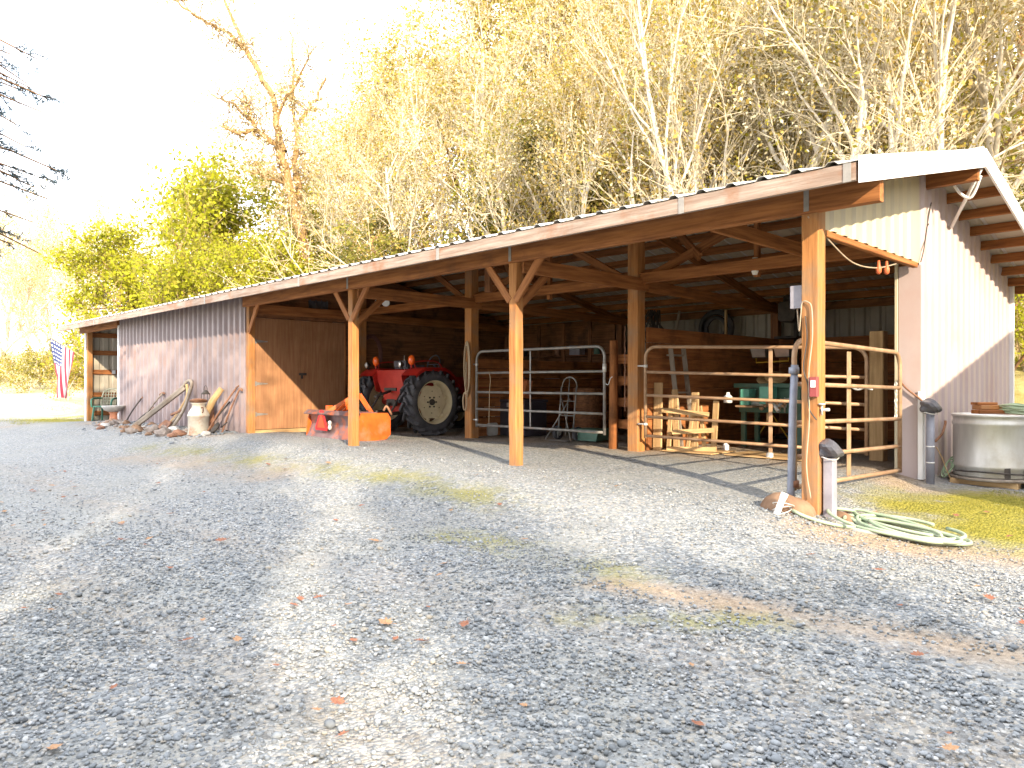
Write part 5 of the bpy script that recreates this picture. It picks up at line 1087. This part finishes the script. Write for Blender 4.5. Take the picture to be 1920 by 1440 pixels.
protos = [leaf_mesh(i, LEAF if i < 4 else LEAF2) for i in range(6)]
lx, ly = view_scatter(260, 2.4, 13, 1.3, 77); used = 0
for q in range(60):                                    # some gather in loose groups
    j = (q * 7) % 23; lx[200 + q] = lx[j] + rng.uniform(-.3, .3); ly[200 + q] = ly[j] + rng.uniform(-.3, .3)
_o = np.random.default_rng(3).permutation(260); lx, ly = lx[_o], ly[_o]
big = [(0.05, -3.55), (-.6, -4.0)]
for i, (x, y) in enumerate(zip(lx, ly)):
    if y > (-.25 if x < -.4 else 1.6) or x < -17 or x > 3.2: continue
    if used >= 120: break
    p = protos[i % 6] if used >= 6 else protos[used]; o = p if used < 6 else p.copy()
    if used >= 6: C.objects.link(o)
    s_ = rng.uniform(.035, .085) * (1.15 if rng.random() < .2 else .9); o.scale = (s_, s_, s_); o.location = (x, y, float(gz(x, y)) + .022); o.rotation_euler = (rng.uniform(-.25, .25), rng.uniform(-.25, .25), rng.uniform(0, 6.28))
    o['label'] = ('reddish brown' if (i if used >= 6 else used) % 6 < 4 else 'tan') + ' lobed leaf fallen on the gravel ' + ('yard near the viewer' if y < -2.6 else 'towards the barn'); o['category'] = 'leaf'; o['group'] = 'fallen leaves on the gravel'; used += 1

# ---------------------------------------------------------------- short grass where it grows (uncountable)
def grass(name, label, areas, seed):
    rr = np.random.default_rng(seed); P, Hh = [], []
    for x0, x1, y0, y1, n, h in areas:
        x = rr.uniform(x0, x1, n); y = rr.uniform(y0, y1, n); k = rr.uniform(0, 1, n) < np.clip(.55 + .45 * wob(x, y, 2.2), .05, 1); k &= ~((x < .35) & (x > -20) & (y > -.3))
        P.append(np.stack([x[k], y[k], gz(x[k], y[k]) - .004], 1)); Hh.append(h * rr.uniform(.4, 1.3, k.sum()))
    P = np.concatenate(P); Hh = np.concatenate(Hh); n = len(P); a = rr.uniform(0, 6.28, n); w_ = .06 * Hh + .0012
    side = np.stack([np.cos(a), np.sin(a), np.zeros(n)], 1) * w_[:, None]; tip = P + np.stack([rr.normal(0, .4, n) * Hh, rr.normal(0, .4, n) * Hh, Hh], 1)
    V = np.stack([P - side, P + side, tip], 1).reshape(-1, 3); me = bpy.data.meshes.new(name)
    me.vertices.add(n * 3); me.vertices.foreach_set('co', V.astype(np.float32).ravel()); me.loops.add(n * 3); me.loops.foreach_set('vertex_index', np.arange(n * 3, dtype=np.int32))
    me.polygons.add(n); me.polygons.foreach_set('loop_start', np.arange(0, n * 3, 3)); me.polygons.foreach_set('loop_total', np.full(n, 3)); me.update()
    me.materials.append(mat('grass_blade', (.16, .17, .02), (.40, .35, .06), scale=7, rough=.7, transl=.3)); o = bpy.data.objects.new(name, me); C.objects.link(o); o['kind'] = 'stuff'; o['label'] = label
grass('grass', 'short mossy grass on the bank beside the stock tank', [(.75, 3.2, .55, 3.0, 26000, .022), (-27, -22.6, -1.6, 1.6, 6000, .05), (-40, -23, 1.5, 9, 2500, .09)], 31)
# ---------------------------------------------------------------- trees
def np_tubes(br, sides):
    """br: list of (points Nx3, radii N); returns verts, faces arrays"""
    Vs, Fs, o = [], [], 0
    for P, r in br:
        P = np.asarray(P, float); m = len(P); T = np.gradient(P, axis=0); T /= np.linalg.norm(T, axis=1)[:, None] + 1e-9
        ref = np.array([0, 0, 1.]) if abs(T[0, 2]) < .8 else np.array([1., 0, 0])
        u = np.cross(T, ref); u /= np.linalg.norm(u, axis=1)[:, None] + 1e-9; v = np.cross(T, u)
        a = np.arange(sides) * 2 * np.pi / sides
        ring = P[:, None, :] + (u[:, None, :] * np.cos(a)[None, :, None] + v[:, None, :] * np.sin(a)[None, :, None]) * np.asarray(r)[:, None, None]
        Vs.append(ring.reshape(-1, 3)); i = np.arange((m - 1) * sides); k = i % sides; b0 = i - k
        Fs.append(np.stack([b0 + k, b0 + (k + 1) % sides, b0 + sides + (k + 1) % sides, b0 + sides + k], 1) + o); o += m * sides
    return np.concatenate(Vs), np.concatenate(Fs)
def leaf_quads(pts, size, rr, aspect=.6, droop=.0):
    n = len(pts); s_ = size * rr.uniform(.6, 1.4, n); d = rr.normal(size=(n, 3)); d[:, 2] -= droop; d /= np.linalg.norm(d, axis=1)[:, None]
    e = np.cross(d, rr.normal(size=(n, 3))); e /= np.linalg.norm(e, axis=1)[:, None] + 1e-9
    a = d * s_[:, None] * .5; b_ = e * (s_ * aspect * .5)[:, None]
    V = np.stack([pts - a, pts + b_ * 1.0 - a * .1, pts + a, pts - b_ * 1.0 - a * .1], 1).reshape(-1, 3)
    return V, np.arange(n * 4).reshape(-1, 4)
def np_obj(name, parts, mats_, parent=None, smooth=False):
    V = np.concatenate([p[0] for p in parts]); off = 0; F = []; mi = []
    for i, p in enumerate(parts): F.append(p[1] + off); off += len(p[0]); mi.append(np.full(len(p[1]), p[2] if len(p) > 2 else 0))
    F = np.concatenate(F); mi = np.concatenate(mi); me = bpy.data.meshes.new(name)
    me.vertices.add(len(V)); me.vertices.foreach_set('co', V.astype(np.float32).ravel()); me.loops.add(F.size); me.loops.foreach_set('vertex_index', F.astype(np.int32).ravel())
    me.polygons.add(len(F)); me.polygons.foreach_set('loop_start', np.arange(0, F.size, 4)); me.polygons.foreach_set('loop_total', np.full(len(F), 4))
    for m in mats_: me.materials.append(m)
    me.polygons.foreach_set('material_index', mi.astype(np.int32)); me.polygons.foreach_set('use_smooth', np.full(len(F), smooth)); me.update()
    o = bpy.data.objects.new(name, me); C.objects.link(o)
    if parent: o.parent = parent
    return o
def grow(seed, H, r0, levels, nkids, spread, lean=.0, upw=.25, kink=.12, start=.3, lenf=(.5, .55, .5, .5)):
    rr = np.random.default_rng(seed); out = [[] for _ in range(levels + 1)]; tips = []
    def go(p, d, ln, r, lv):
        n = (9, 6, 4, 3, 3)[lv]; P = [np.array(p)]; d = d / np.linalg.norm(d); seg = ln / n
        for i in range(n):
            d = d + rr.normal(size=3) * kink * (1 + .5 * lv); d[2] += upw * .12 * (lv > 0); d /= np.linalg.norm(d); P.append(P[-1] + d * seg)
        P = np.array(P); end = .25 if lv < levels else .3; rad = r * np.linspace(1, end, n + 1); out[lv].append((P, rad))
        if lv == levels: tips.append(P[1:]); return
        for k in range(nkids[lv]):
            t = start + (1 - start) * ((k + rr.uniform(0, 1)) / nkids[lv]) if lv == 0 else rr.uniform(.2, 1.0)
            x = t * n; i = min(n - 1, int(x)); q = P[i] + (P[i + 1] - P[i]) * (x - i); ax = P[i + 1] - P[i]; ax /= np.linalg.norm(ax)
            side = rr.normal(size=3); side -= ax * side.dot(ax); side /= np.linalg.norm(side); sp = spread * rr.uniform(.6, 1.3)
            dd = ax * math.cos(sp) + side * math.sin(sp); dd[2] += upw * .5
            go(q, dd, ln * lenf[lv] * rr.uniform(.6, 1.15) * (1.15 - .5 * t if lv == 0 else 1), max(.006, r * (1 - .75 * t) * .62), lv + 1)
    go((0, 0, -.3), np.array([lean, rr.uniform(-.1, .1), 1.0]), H, r0, 0)
    return out, np.concatenate(tips), rr
def leafmat(name, c1, c2, transl=.35, rough=.6):
    m = mat(name, c1, c2, scale=.9, rough=rough, transl=transl, spec=.25, lo=.3, hi=.7); return m
LF_BUSH = leafmat('bush_leaf', (.25, .27, .012), (.46, .45, .025), .4); LF_OCH = leafmat('ochre_leaf', (.30, .20, .045), (.48, .37, .11))
LF_LICH = leafmat('lichen', (.44, .39, .23), (.64, .58, .42), .2, .9); LF_YG = leafmat('yellow_green_leaf', (.22, .20, .02), (.38, .33, .05))
LF_OLIVE = leafmat('olive_leaf', (.13, .13, .02), (.28, .25, .04)); LF_DARK = leafmat('dark_leaf', (.06, .08, .015), (.15, .16, .03)); LF_BLUE = leafmat('needle', (.03, .06, .08), (.06, .10, .11), .15)
def make_tree(name, label, cat, seed, H, r0, nk, spread, barkm, twigm, leaves, lean=0., kink=.12, start=.3, upw=.25, levels=3, lenf=(.5, .55, .5, .5), thick=1):
    br, tips, rr = grow(seed, H, r0, levels, nk, spread, lean, upw, kink, start, lenf)
    t = bpy.data.objects.new(name, None); C.objects.link(t); t['label'] = label; t['category'] = cat
    V, F = np_tubes(br[0] , 9); V1, F1 = np_tubes(br[1], 6); np_obj('trunk', [(V, F), (V1, F1)], [barkm], t, True)
    parts = [np_tubes(br[2], 4) + (0,)]
    for lv in range(3, levels + 1): parts.append(np_tubes(br[lv], 3) + (0,))
    ms = [twigm]
    for i, (m, n, size, jit) in enumerate(leaves):
        pts = tips[rr.integers(0, len(tips), n)] + rr.normal(size=(n, 3)) * jit; V, F = leaf_quads(pts, size, rr); parts.append((V, F, i + 1)); ms.append(m)
    np_obj('crown', parts, ms, t); return t
protosT = {}
for i in range(4):
    protosT['bare%d' % i] = make_tree('bare_tree', '', 'tree', 40 + i, 9.5, .15, (15, 8, 6), .75, BARK, TWIG, [(LF_LICH, 2600, .09, .10), (LF_YG, 900, .10, .2), (LF_OCH, 1500, .10, .22)], lean=(-.12, .1, .2, -.2)[i], kink=.10, start=.22)
for i in range(2):
    protosT['multi%d' % i] = make_tree('slender_tree', '', 'tree', 60 + i, 10, .10, (10, 8, 6), .5, BARK, TWIG, [(LF_LICH, 1500, .08, .1), (LF_OCH, 2400, .10, .25)], lean=(.25, -.28)[i], kink=.07, start=.35, upw=.5)
for i in range(2):
    protosT['ochre%d' % i] = make_tree('brown_leafed_tree', '', 'tree', 70 + i, 11, .2, (13, 8, 6), .8, BARKB, TWIGB, [(LF_OCH, 9000, .14, .22), (LF_YG, 4000, .14, .25)], kink=.1, start=.25)
for i in range(2):
    protosT['bush%d' % i] = make_tree('bushy_tree', '', 'tree', 80 + i, 6.0, .14, (16, 9, 6), .9, BARKB, TWIGB, [(LF_BUSH, 14000, .13, .16), (LF_YG, 5000, .12, .18), (LF_OLIVE, 3500, .13, .15)], kink=.12, start=.08, lenf=(.55, .55, .5, .5))
for i in range(2):
    protosT['shrub%d' % i] = make_tree('shrub', '', 'shrub', 90 + i, 2.0, .035, (12, 7, 4), .9, BARK, TWIG, [((LF_YG, LF_OCH)[i], 2600, .09, .12), ((LF_LICH, LF_BUSH)[i], 1300, .08, .12), (LF_DARK, 500, .08, .1)], kink=.14, start=.02, lenf=(.6, .6, .5, .5))
protosT['evergreen'] = make_tree('evergreen_tree', '', 'tree', 101, 8.5, .16, (26, 9, 5), 1.1, BARKB, TWIGB, [(LF_OLIVE, 13000, .14, .16), (LF_OCH, 5000, .13, .2), (LF_DARK, 3000, .14, .14)], kink=.05, start=.12, upw=-.1, lenf=(.36, .5, .45, .4))
usedT = set()
def put(key, px, dist, sc, label, group, rz=None, dx=None):
    """stand a tree at a bearing and distance from the viewpoint"""
    t = (px - 960) / 1374.0; x = CAM.x + dist * (-math.cos(YAW) + math.sin(YAW) * t); y = CAM.y + dist * (math.sin(YAW) + math.cos(YAW) * t)
    return put_xy(key, x, y, sc, label, group, rz)
LAST = {}
def put_xy(key, x, y, sc, label, group, rz=None):
    if -25 < x < 1.3 and -1 < y < 9.4:                 # keep clear of the barn
        k = (9.4 + 1.6 * rng.random() - CAM.y) / (y - CAM.y); x, y = CAM.x + (x - CAM.x) * k, CAM.y + (y - CAM.y) * k
    p = protosT[key]; z = float(gz(x, y)) - .05; rz = rng.uniform(0, 6.28) if rz is None else rz
    if key not in usedT: usedT.add(key); o = p; o.location = (x, y, z); o.rotation_euler = (0, 0, rz); o.scale = (sc,) * 3
    else: o = dup(p, (x, y, z), rz, sc)
    o['label'] = label; o['group'] = group; return o
ZONES = ((-999, 60, 'at the left edge'), (60, 150, 'above the flag'), (150, 240, 'over the far end post'), (240, 350, 'over the left of the ribbed siding'), (350, 470, 'over the right of the ribbed siding'), (470, 600, 'over the plywood doors'),
         (600, 690, 'over the scraper'), (690, 780, 'over the tractor'), (780, 880, 'over the tractor wheel'), (880, 960, 'over the left of the grey gate'), (960, 1050, 'over the third front post'), (1050, 1150, 'over the right of the grey gate'),
         (1150, 1250, 'over the inner post by the tan gate'), (1250, 1350, 'over the left of the tan gate'), (1350, 1450, 'over the middle of the tan gate'), (1450, 1530, 'over the corner post'), (1530, 1620, 'over the front end of the barge board'),
         (1620, 1730, 'over the middle of the barge board'), (1730, 1840, 'over the roof peak'), (1840, 9999, 'at the right edge behind the roof peak'))
def where(px, label):
    z = [q[2] for q in ZONES if q[0] <= px < q[1]][0]; l = label + ' ' + z; n = LAST.get(l, 0); LAST[l] = n + 1
    return l + ('', ', second there', ', third there', ', fourth there', ', fifth there')[min(n, 4)]
G_H = 'pale bare trees on the hillside behind the barn'
rt_ = random.Random(5)
LB1, LB2, LB3, LB4 = 'near bare spreading pale tree', 'far bare spreading pale tree', 'near slender leaning pale tree', 'far tall slender pale tree'
for px, d, sc, k in ((640, 24, .95, 'bare0'), (705, 27, 1.05, 'multi0'), (790, 21, .95, 'bare1'), (865, 24, 1.15, 'multi1'), (930, 18, .9, 'bare2'), (1010, 23, 1.2, 'bare3'), (1090, 17, .95, 'multi0'), (1150, 20, 1.15, 'bare0'), (1195, 16, 1.05, 'bare1'), (1265, 19, 1.1, 'multi1'), (1330, 15.5, .95, 'bare2'), (1400, 18, 1.2, 'bare3'), (1455, 16, 1.0, 'multi0'), (1500, 21, 1.3, 'bare0'), (1560, 15.5, 1.0, 'bare1'), (1625, 18, 1.1, 'multi1'), (1690, 15.5, .95, 'bare2'), (1745, 17, 1.15, 'bare3'), (1800, 16, 1.1, 'multi0'), (1860, 19, 1.2, 'bare0'), (1930, 16, 1.1, 'bare1'),
                      (600, 33, 1.2, 'multi0'), (680, 36, 1.3, 'bare2'), (750, 32, 1.3, 'bare3'), (830, 35, 1.4, 'multi1'), (900, 30, 1.3, 'bare0'), (970, 33, 1.5, 'bare1'), (1050, 29, 1.4, 'multi0'), (1120, 32, 1.5, 'bare2'), (1220, 28, 1.4, 'bare3'), (1300, 30, 1.5, 'multi1'), (1380, 27, 1.4, 'bare0'), (1470, 30, 1.5, 'bare1'), (1550, 27, 1.4, 'multi0'), (1640, 29, 1.5, 'bare2'), (1730, 26, 1.4, 'bare3'), (1830, 28, 1.5, 'multi1'), (1900, 25, 1.4, 'bare0')):
    o = put(k, px, d, sc, where(px, (LB1 if d < 24 else LB2) if k[0] == 'b' else (LB3 if d < 24 else LB4)), G_H)
for px, d, sc, k in ((800, 42, 1.5, 'ochre0'), (880, 40, 1.5, 'ochre1'), (1000, 40, 1.5, 'ochre0'), (1100, 38, 1.5, 'ochre1'), (1200, 38, 1.5, 'ochre0'), (1320, 36, 1.5, 'ochre1'), (1440, 38, 1.6, 'ochre0'), (1560, 36, 1.5, 'ochre1'), (1680, 35, 1.5, 'ochre0'), (1800, 35, 1.5, 'ochre1'), (1920, 33, 1.5, 'ochre0'), (720, 46, 1.35, 'ochre1'), (950, 50, 1.9, 'ochre1'), (1250, 48, 1.9, 'ochre0'), (1500, 48, 1.9, 'ochre1'), (1750, 46, 1.9, 'ochre0')):
    put(k, px, d, sc, where(px, 'ochre leafed tree far up the hill' if d < 45 else 'tallest hilltop ochre tree'), 'ochre leafed trees up the hillside')
for px, d, sc, k in ((830, 19, .62, 'bush0'), (780, 26, .8, 'evergreen'), (905, 26, 1.0, 'evergreen'), (1245, 15, .55, 'bush1'), (1180, 26, .9, 'evergreen'), (1520, 25, .9, 'bush0'), (1880, 15, .55, 'bush1'), (1015, 29, 1.1, 'bush0'), (1400, 33, 1.3, 'evergreen'), (1700, 24, .9, 'bush1')):
    put(k, px, d, sc, where(px, 'small dark evergreen between pale trees'), 'evergreens between the bare trees')
for px, d, sc, k in ((1000, 27, .85, 'ochre0'), (1100, 25, .8, 'ochre1'), (1280, 23, .8, 'ochre0'), (1380, 22.5, .8, 'ochre1'), (1460, 25, .85, 'ochre0'), (1540, 22, .8, 'ochre1'), (1620, 24, .85, 'ochre0'), (1780, 22, .8, 'ochre1')):
    put(k, px, d, sc, where(px, 'small golden leafed tree low on the hill'), 'small golden trees low on the hill')
for i, (x, y, sc, k) in enumerate(((3.2, 11.5, 1.0, 'bare1'), (5.4, 13.0, 1.1, 'multi0'), (7.8, 11.0, .8, 'bush1'), (9.0, 14.5, 1.2, 'bare3'), (12.0, 12.0, 1.0, 'ochre0'), (14.5, 15.0, 1.2, 'bare0'), (6.5, 18.0, 1.3, 'ochre1'), (11.0, 20.0, 1.4, 'bare2'), (17.0, 11.0, 1.0, 'multi1'), (4.0, 22.0, 1.4, 'multi1'))):
    put_xy(k, x, y, sc, '%s tree on the slope right of the barn, %s from the barn' % ({'b': 'bare pale', 'm': 'slender pale', 'o': 'ochre leafed'}[k[0]] if k != 'bush1' else 'bushy green', ('first', 'second', 'third', 'fourth', 'fifth', 'sixth', 'seventh', 'eighth', 'ninth', 'tenth')[i]), 'trees on the slope right of the barn')
G_S = 'shrubs on the slope behind the barn'
for i in range(96):
    px = 610 + 1330 * (i + rt_.random()) / 96; d = rt_.uniform(15.5, 30); d = max(d, 17 if px < 900 else 14)
    put('shrub%d' % (i % 2), px, d, rt_.uniform(.7, 1.5), where(px, 'tangled yellowish shrub' if i % 2 == 0 else 'tangled brownish shrub'), G_S)
# left side: big brown trunked oak, sunlit yellow green bushy trees, washed out wood
def pix(px, y, d):
    t = (px - 960) / 1374.0; return np.array([CAM.x + d * (-math.cos(YAW) + math.sin(YAW) * t), CAM.y + d * (math.sin(YAW) + math.cos(YAW) * t), CAM.z + d * (717 - y) / 1374.0])
OAKB = mat('oak_bark', (.16, .09, .035), (.38, .24, .10), scale=5, rough=.95, bump=.8, stretch=(3, 3, .8))
def oak_tree():
    rr = np.random.default_rng(17); D = 31.0; root = pix(572, 560, D); root[2] = float(gz(root[0], root[1])) - .2
    t = bpy.data.objects.new('oak_tree', None); C.objects.link(t); t.location = root; t['label'] = 'tall crooked oak with a forked brown trunk rising left of the hillside trees'; t['category'] = 'tree'
    L_ = [([(572, 600, 0), (570, 470, 0), (556, 400, -.1), (540, 345, -.2), (527, 280, -.3)], .26, .19), ([(566, 440, 0), (560, 360, .3), (552, 300, .5), (556, 240, .8), (585, 195, 1.2), (610, 150, 1.8)], .17, .05),
          ([(527, 280, -.3), (505, 262, -.7), (480, 240, -1.2), (445, 250, -1.8), (415, 240, -2.2)], .14, .03), ([(527, 280, -.3), (520, 215, 0), (497, 150, .4), (462, 95, .7), (440, 45, .9), (415, -20, 1.2)], .16, .05),
          ([(462, 95, .7), (425, 55, 0), (385, 45, -.6), (345, 15, -1.1), (320, -10, -1.3)], .09, .03), ([(480, 240, -1.2), (465, 200, -1.5), (440, 175, -1.8)], .08, .02), ([(540, 345, -.2), (500, 330, -1.0), (470, 322, -1.6)], .07, .02),
          ([(556, 240, .8), (548, 180, 1.4), (552, 110, 2.0), (545, 60, 2.4)], .08, .03), ([(520, 215, 0), (560, 150, -.8), (590, 90, -1.4)], .07, .02), ([(505, 262, -.7), (440, 200, -1.5), (400, 170, -2.2)], .07, .02)]
    limbs, tw, tips = [], [], []
    for pts, r0, r1 in L_:
        P = np.array([pix(x, y, D + dz) for x, y, dz in pts]) - root; n = (len(P) - 1) * 4 + 1
        Q = np.stack([np.interp(np.linspace(0, 1, n), np.linspace(0, 1, len(P)), P[:, i]) for i in range(3)], 1) + rr.normal(size=(n, 3)) * .05
        limbs.append((Q, np.linspace(r0, r1, n)))
        for k in range(int(n * 1.4)):
            s_ = rr.uniform(.3 if r0 > .2 else .1, 1) * (n - 1); i = int(min(n - 2, s_)); q = Q[i] + (Q[i + 1] - Q[i]) * (s_ - i); d = rr.normal(size=3); d[2] += .4; d /= np.linalg.norm(d); ln = rr.uniform(.7, 1.9); W_ = [q]
            for j in range(5): d = d + rr.normal(size=3) * .35; d /= np.linalg.norm(d); W_.append(W_[-1] + d * ln / 5)
            W_ = np.array(W_); tw.append((W_, np.linspace(.03, .008, 6)))
            for m in range(9):
                j = rr.integers(1, 6); d2 = rr.normal(size=3); d2 /= np.linalg.norm(d2); e = np.array([W_[j] + d2 * u_ * rr.uniform(.25, .6) + rr.normal(size=3) * .03 for u_ in (0, .5, 1)]); tw.append((e, np.array([.012, .009, .005]))); tips.append(e)
    tips = np.concatenate(tips); np_obj('trunk', [np_tubes(limbs, 9)], [OAKB], t, True); parts = [np_tubes(tw, 3) + (0,)]
    for i, (n, size) in enumerate(((5000, .11), (2500, .11))):
        V, F = leaf_quads(tips[rr.integers(0, len(tips), n)] + rr.normal(size=(n, 3)) * .15, size, rr); parts.append((V, F, i + 1))
    np_obj('crown', parts, [TWIGB, LF_LICH, LF_OCH], t)
oak_tree()
for px, d, sc, k, lb, rz in ((435, 33, 1.68, 'bush0', 'tallest bright yellow green tree behind the ribbed siding', 0.4), (520, 31, 1.2, 'bush1', 'rounded yellow green tree between the tall one and the oak', 2.0), (305, 34, 1.15, 'bush1', 'low yellow green tree at the left end of the roof', 4.0), (560, 30, .85, 'bush0', 'small yellow green bush under the oak trunk', 3.0), (330, 29, .95, 'bush0', 'low bright bush just behind the roof over the siding', 5.2), (450, 29.5, .95, 'bush1', 'low bright bush behind the roof over the plough', 1.0)):
    put(k, px, d, sc, lb, 'bright bushy trees behind the siding', rz)
for px, d, sc, k in ((90, 62, 1.25, 'bare0'), (20, 60, 1.2, 'bare1'), (150, 66, 1.3, 'bare2'), (210, 60, 1.2, 'multi0'), (-40, 58, 1.3, 'bare3'), (280, 62, 1.2, 'bare0'), (60, 48, .8, 'bare2'), (130, 50, .85, 'multi1'), (-10, 46, .8, 'bare0'), (180, 52, .9, 'bare3'), (330, 58, 1.2, 'bare1'), (100, 74, 1.6, 'bare1'), (10, 76, 1.5, 'bare3'), (190, 78, 1.5, 'bare0'), (-70, 72, 1.5, 'bare2'), (270, 74, 1.4, 'bare1'), (360, 52, 1.2, 'bare2'), (440, 45, 1.1, 'bare0'), (520, 42, 1.2, 'multi0'), (610, 44, 1.2, 'bare1'), (560, 52, 1.5, 'bare3')):
    put(k, px, d, sc, where(px, ('farthest sunlit pale tree' if d > 70 else 'small sunlit pale tree' if d < 53 else 'taller sunlit pale tree') + ' far off'), 'sunlit trees beyond the flag')
for i in range(16):
    put('shrub%d' % (i % 2), -40 + 24 * i, rt_.uniform(38, 60), rt_.uniform(.8, 1.6), where(-40 + 24 * i, 'sunlit %s shrub by the far wood' % ('yellowish', 'brownish')[i % 2]), 'shrubs at the edge of the far wood')
# fir at the left whose boughs hang into view
fir = bpy.data.objects.new('fir_tree', None); C.objects.link(fir); fir['label'] = 'dark blue green fir with drooping boughs at the upper left'; fir['category'] = 'tree'
fx, fy = -9.9, -7.2; fir.location = (fx, fy, float(gz(fx, fy)) - .1); rr = np.random.default_rng(9)
trunk = [(np.stack([.05 * np.sin(np.linspace(0, 4, 12)), .04 * np.cos(np.linspace(0, 5, 12)), np.linspace(0, 11, 12)], 1), np.linspace(.24, .05, 12))]
boughs, sprays, npts = [], [], []
for k in range(56):
    z = rr.uniform(3.6, 10.4); a = rr.uniform(0, 6.28); ln = (11.6 - z) * .42 * rr.uniform(.8, 1.1) + .35
    if k < 26: a = 1.05 + .8 * rr.uniform(0, 1); ln = rr.uniform(2.8, 3.7); z = 4.5 + .10 * k
    P = np.array([(math.cos(a) * ln * s_, math.sin(a) * ln * s_, z + .25 * s_ - .75 * s_ * s_) for s_ in np.linspace(0, 1, 7)]) + rr.normal(size=(7, 3)) * .03
    boughs.append((P, np.linspace(.045, .008, 7)))
    for q in range(13):
        s_ = rr.uniform(.25, 1); p = np.array([np.interp(s_, np.linspace(0, 1, 7), P[:, i]) for i in range(3)]); aa = a + rr.choice([-1, 1]) * rr.uniform(.4, 1.1); l2 = rr.uniform(.25, .7) * (1.2 - .5 * s_)
        Q = np.array([p + np.array([math.cos(aa) * l2 * u_, math.sin(aa) * l2 * u_, -.35 * l2 * u_ * u_]) for u_ in np.linspace(0, 1, 4)]); sprays.append((Q, np.linspace(.009, .003, 4)))
        w_ = rr.uniform(0.1, 1, 26); npts.append(np.stack([np.interp(w_, np.linspace(0, 1, 4), Q[:, i]) for i in range(3)], 1) + rr.normal(size=(26, 3)) * .02)
np_obj('trunk', [np_tubes(trunk, 10), np_tubes(boughs, 5)], [BARKB], fir, True)
np_obj('crown', [np_tubes(sprays, 3) + (0,), leaf_quads(np.concatenate(npts), .085, rr, .16, .4) + (1,)], [IRON, LF_BLUE], fir)

# ---------------------------------------------------------------- out of view: what shades the yard
sh = thing('unseen_shed', 'unseen board shed added right of the barn to shade its end wall', 'shed', (6.5, 3, float(gz(6.5, 3))))  # shed added out of view; its roof rake casts the end wall's diagonal shadow
zf, zb_, ya, yb, xa, xb = 3.05, 3.05 + .238 * 6.6, -.08, 6.5, 5.1, 8.6
for x in (xa + .12, xb - .12):
    mb = MB(); mb.prism([(ya + .1, -.3), (yb - .1, -.3), (yb - .1, zb_ - .05), (ya + .1, zf - .02)], (x, 0, 0), (0, 1, 0), (0, 0, 1), (1, 0, 0), .05); mb.build('wall', GREYW, sh)
for y, z in ((ya + .12, zf - .03), (yb - .12, zb_ - .08)):
    mb = MB(); mb.box(xa + .15, xb - .15, y - .025, y + .025, -.3, z, .004); mb.build('wall', GREYW, sh)
mb = MB(); mb.prism([(ya, zf), (yb, zb_), (yb, zb_ + .06), (ya, zf + .06)], ((xa + xb) / 2, 0, 0), (0, 1, 0), (0, 0, 1), (1, 0, 0), xb - xa); mb.build('roof', GALV, sh)
protosT['shade'] = make_tree('leafy_tree', '', 'tree', 151, 10.4, .24, (26, 8, 5), 1.0, BARKB, TWIGB, [(LF_DARK, 9000, .26, .20), (LF_OCH, 1500, .22, .25)], kink=.05, start=.28, lenf=(.225, .5, .5, .5))
ORD = ('first', 'second', 'third', 'fourth', 'fifth', 'sixth', 'seventh', 'eighth', 'ninth', 'tenth', 'eleventh', 'twelfth', 'thirteenth', 'fourteenth')
SH_TOP = max(max(v.co.z for v in c.data.vertices) for c in protosT['shade'].children)
SHT = [(.60, -12.4, 11.7, .5), (-.70, -12.9, 12.6, .60), (-2.62, -12.4, 12.5, .42), (-3.3, -13.0, 12.4, .36), (-5.6, -12.5, 12.0, .44), (-6.6, -13.4, 12.9, .5), (-7.6, -12.5, 12.3, .6), (-8.4, -13.1, 12.9, .7), (-9.3, -12.4, 12.2, .8), (-10.4, -13.0, 12.6, 1), (-11.6, -12.4, 12.0, 1), (-12.6, -13.0, 12.4, 1), (-13.6, -12.6, 12.0, 1)]
for i, (la, y, top, wd) in enumerate(SHT):
    o = put_xy('shade', (la - y * .905) / .4245, y, top / SH_TOP, 'dark leafy tree, %s from the right in the row behind the yard' % ORD[i], 'row of trees behind the yard', rz=i * 1.3)
    o.scale = (o.scale.z * wd, o.scale.z * wd, o.scale.z)
for i, (x, sc) in enumerate(((6.4, 1.35), (8.9, 1.4), (11.0, 1.38))):
    put_xy('bare%d' % (i % 4), x, -13.2 - .5 * (i % 2), sc, 'bare tree standing among the row behind the yard, %s from the left' % ORD[i], 'bare trees in the row behind the yard')
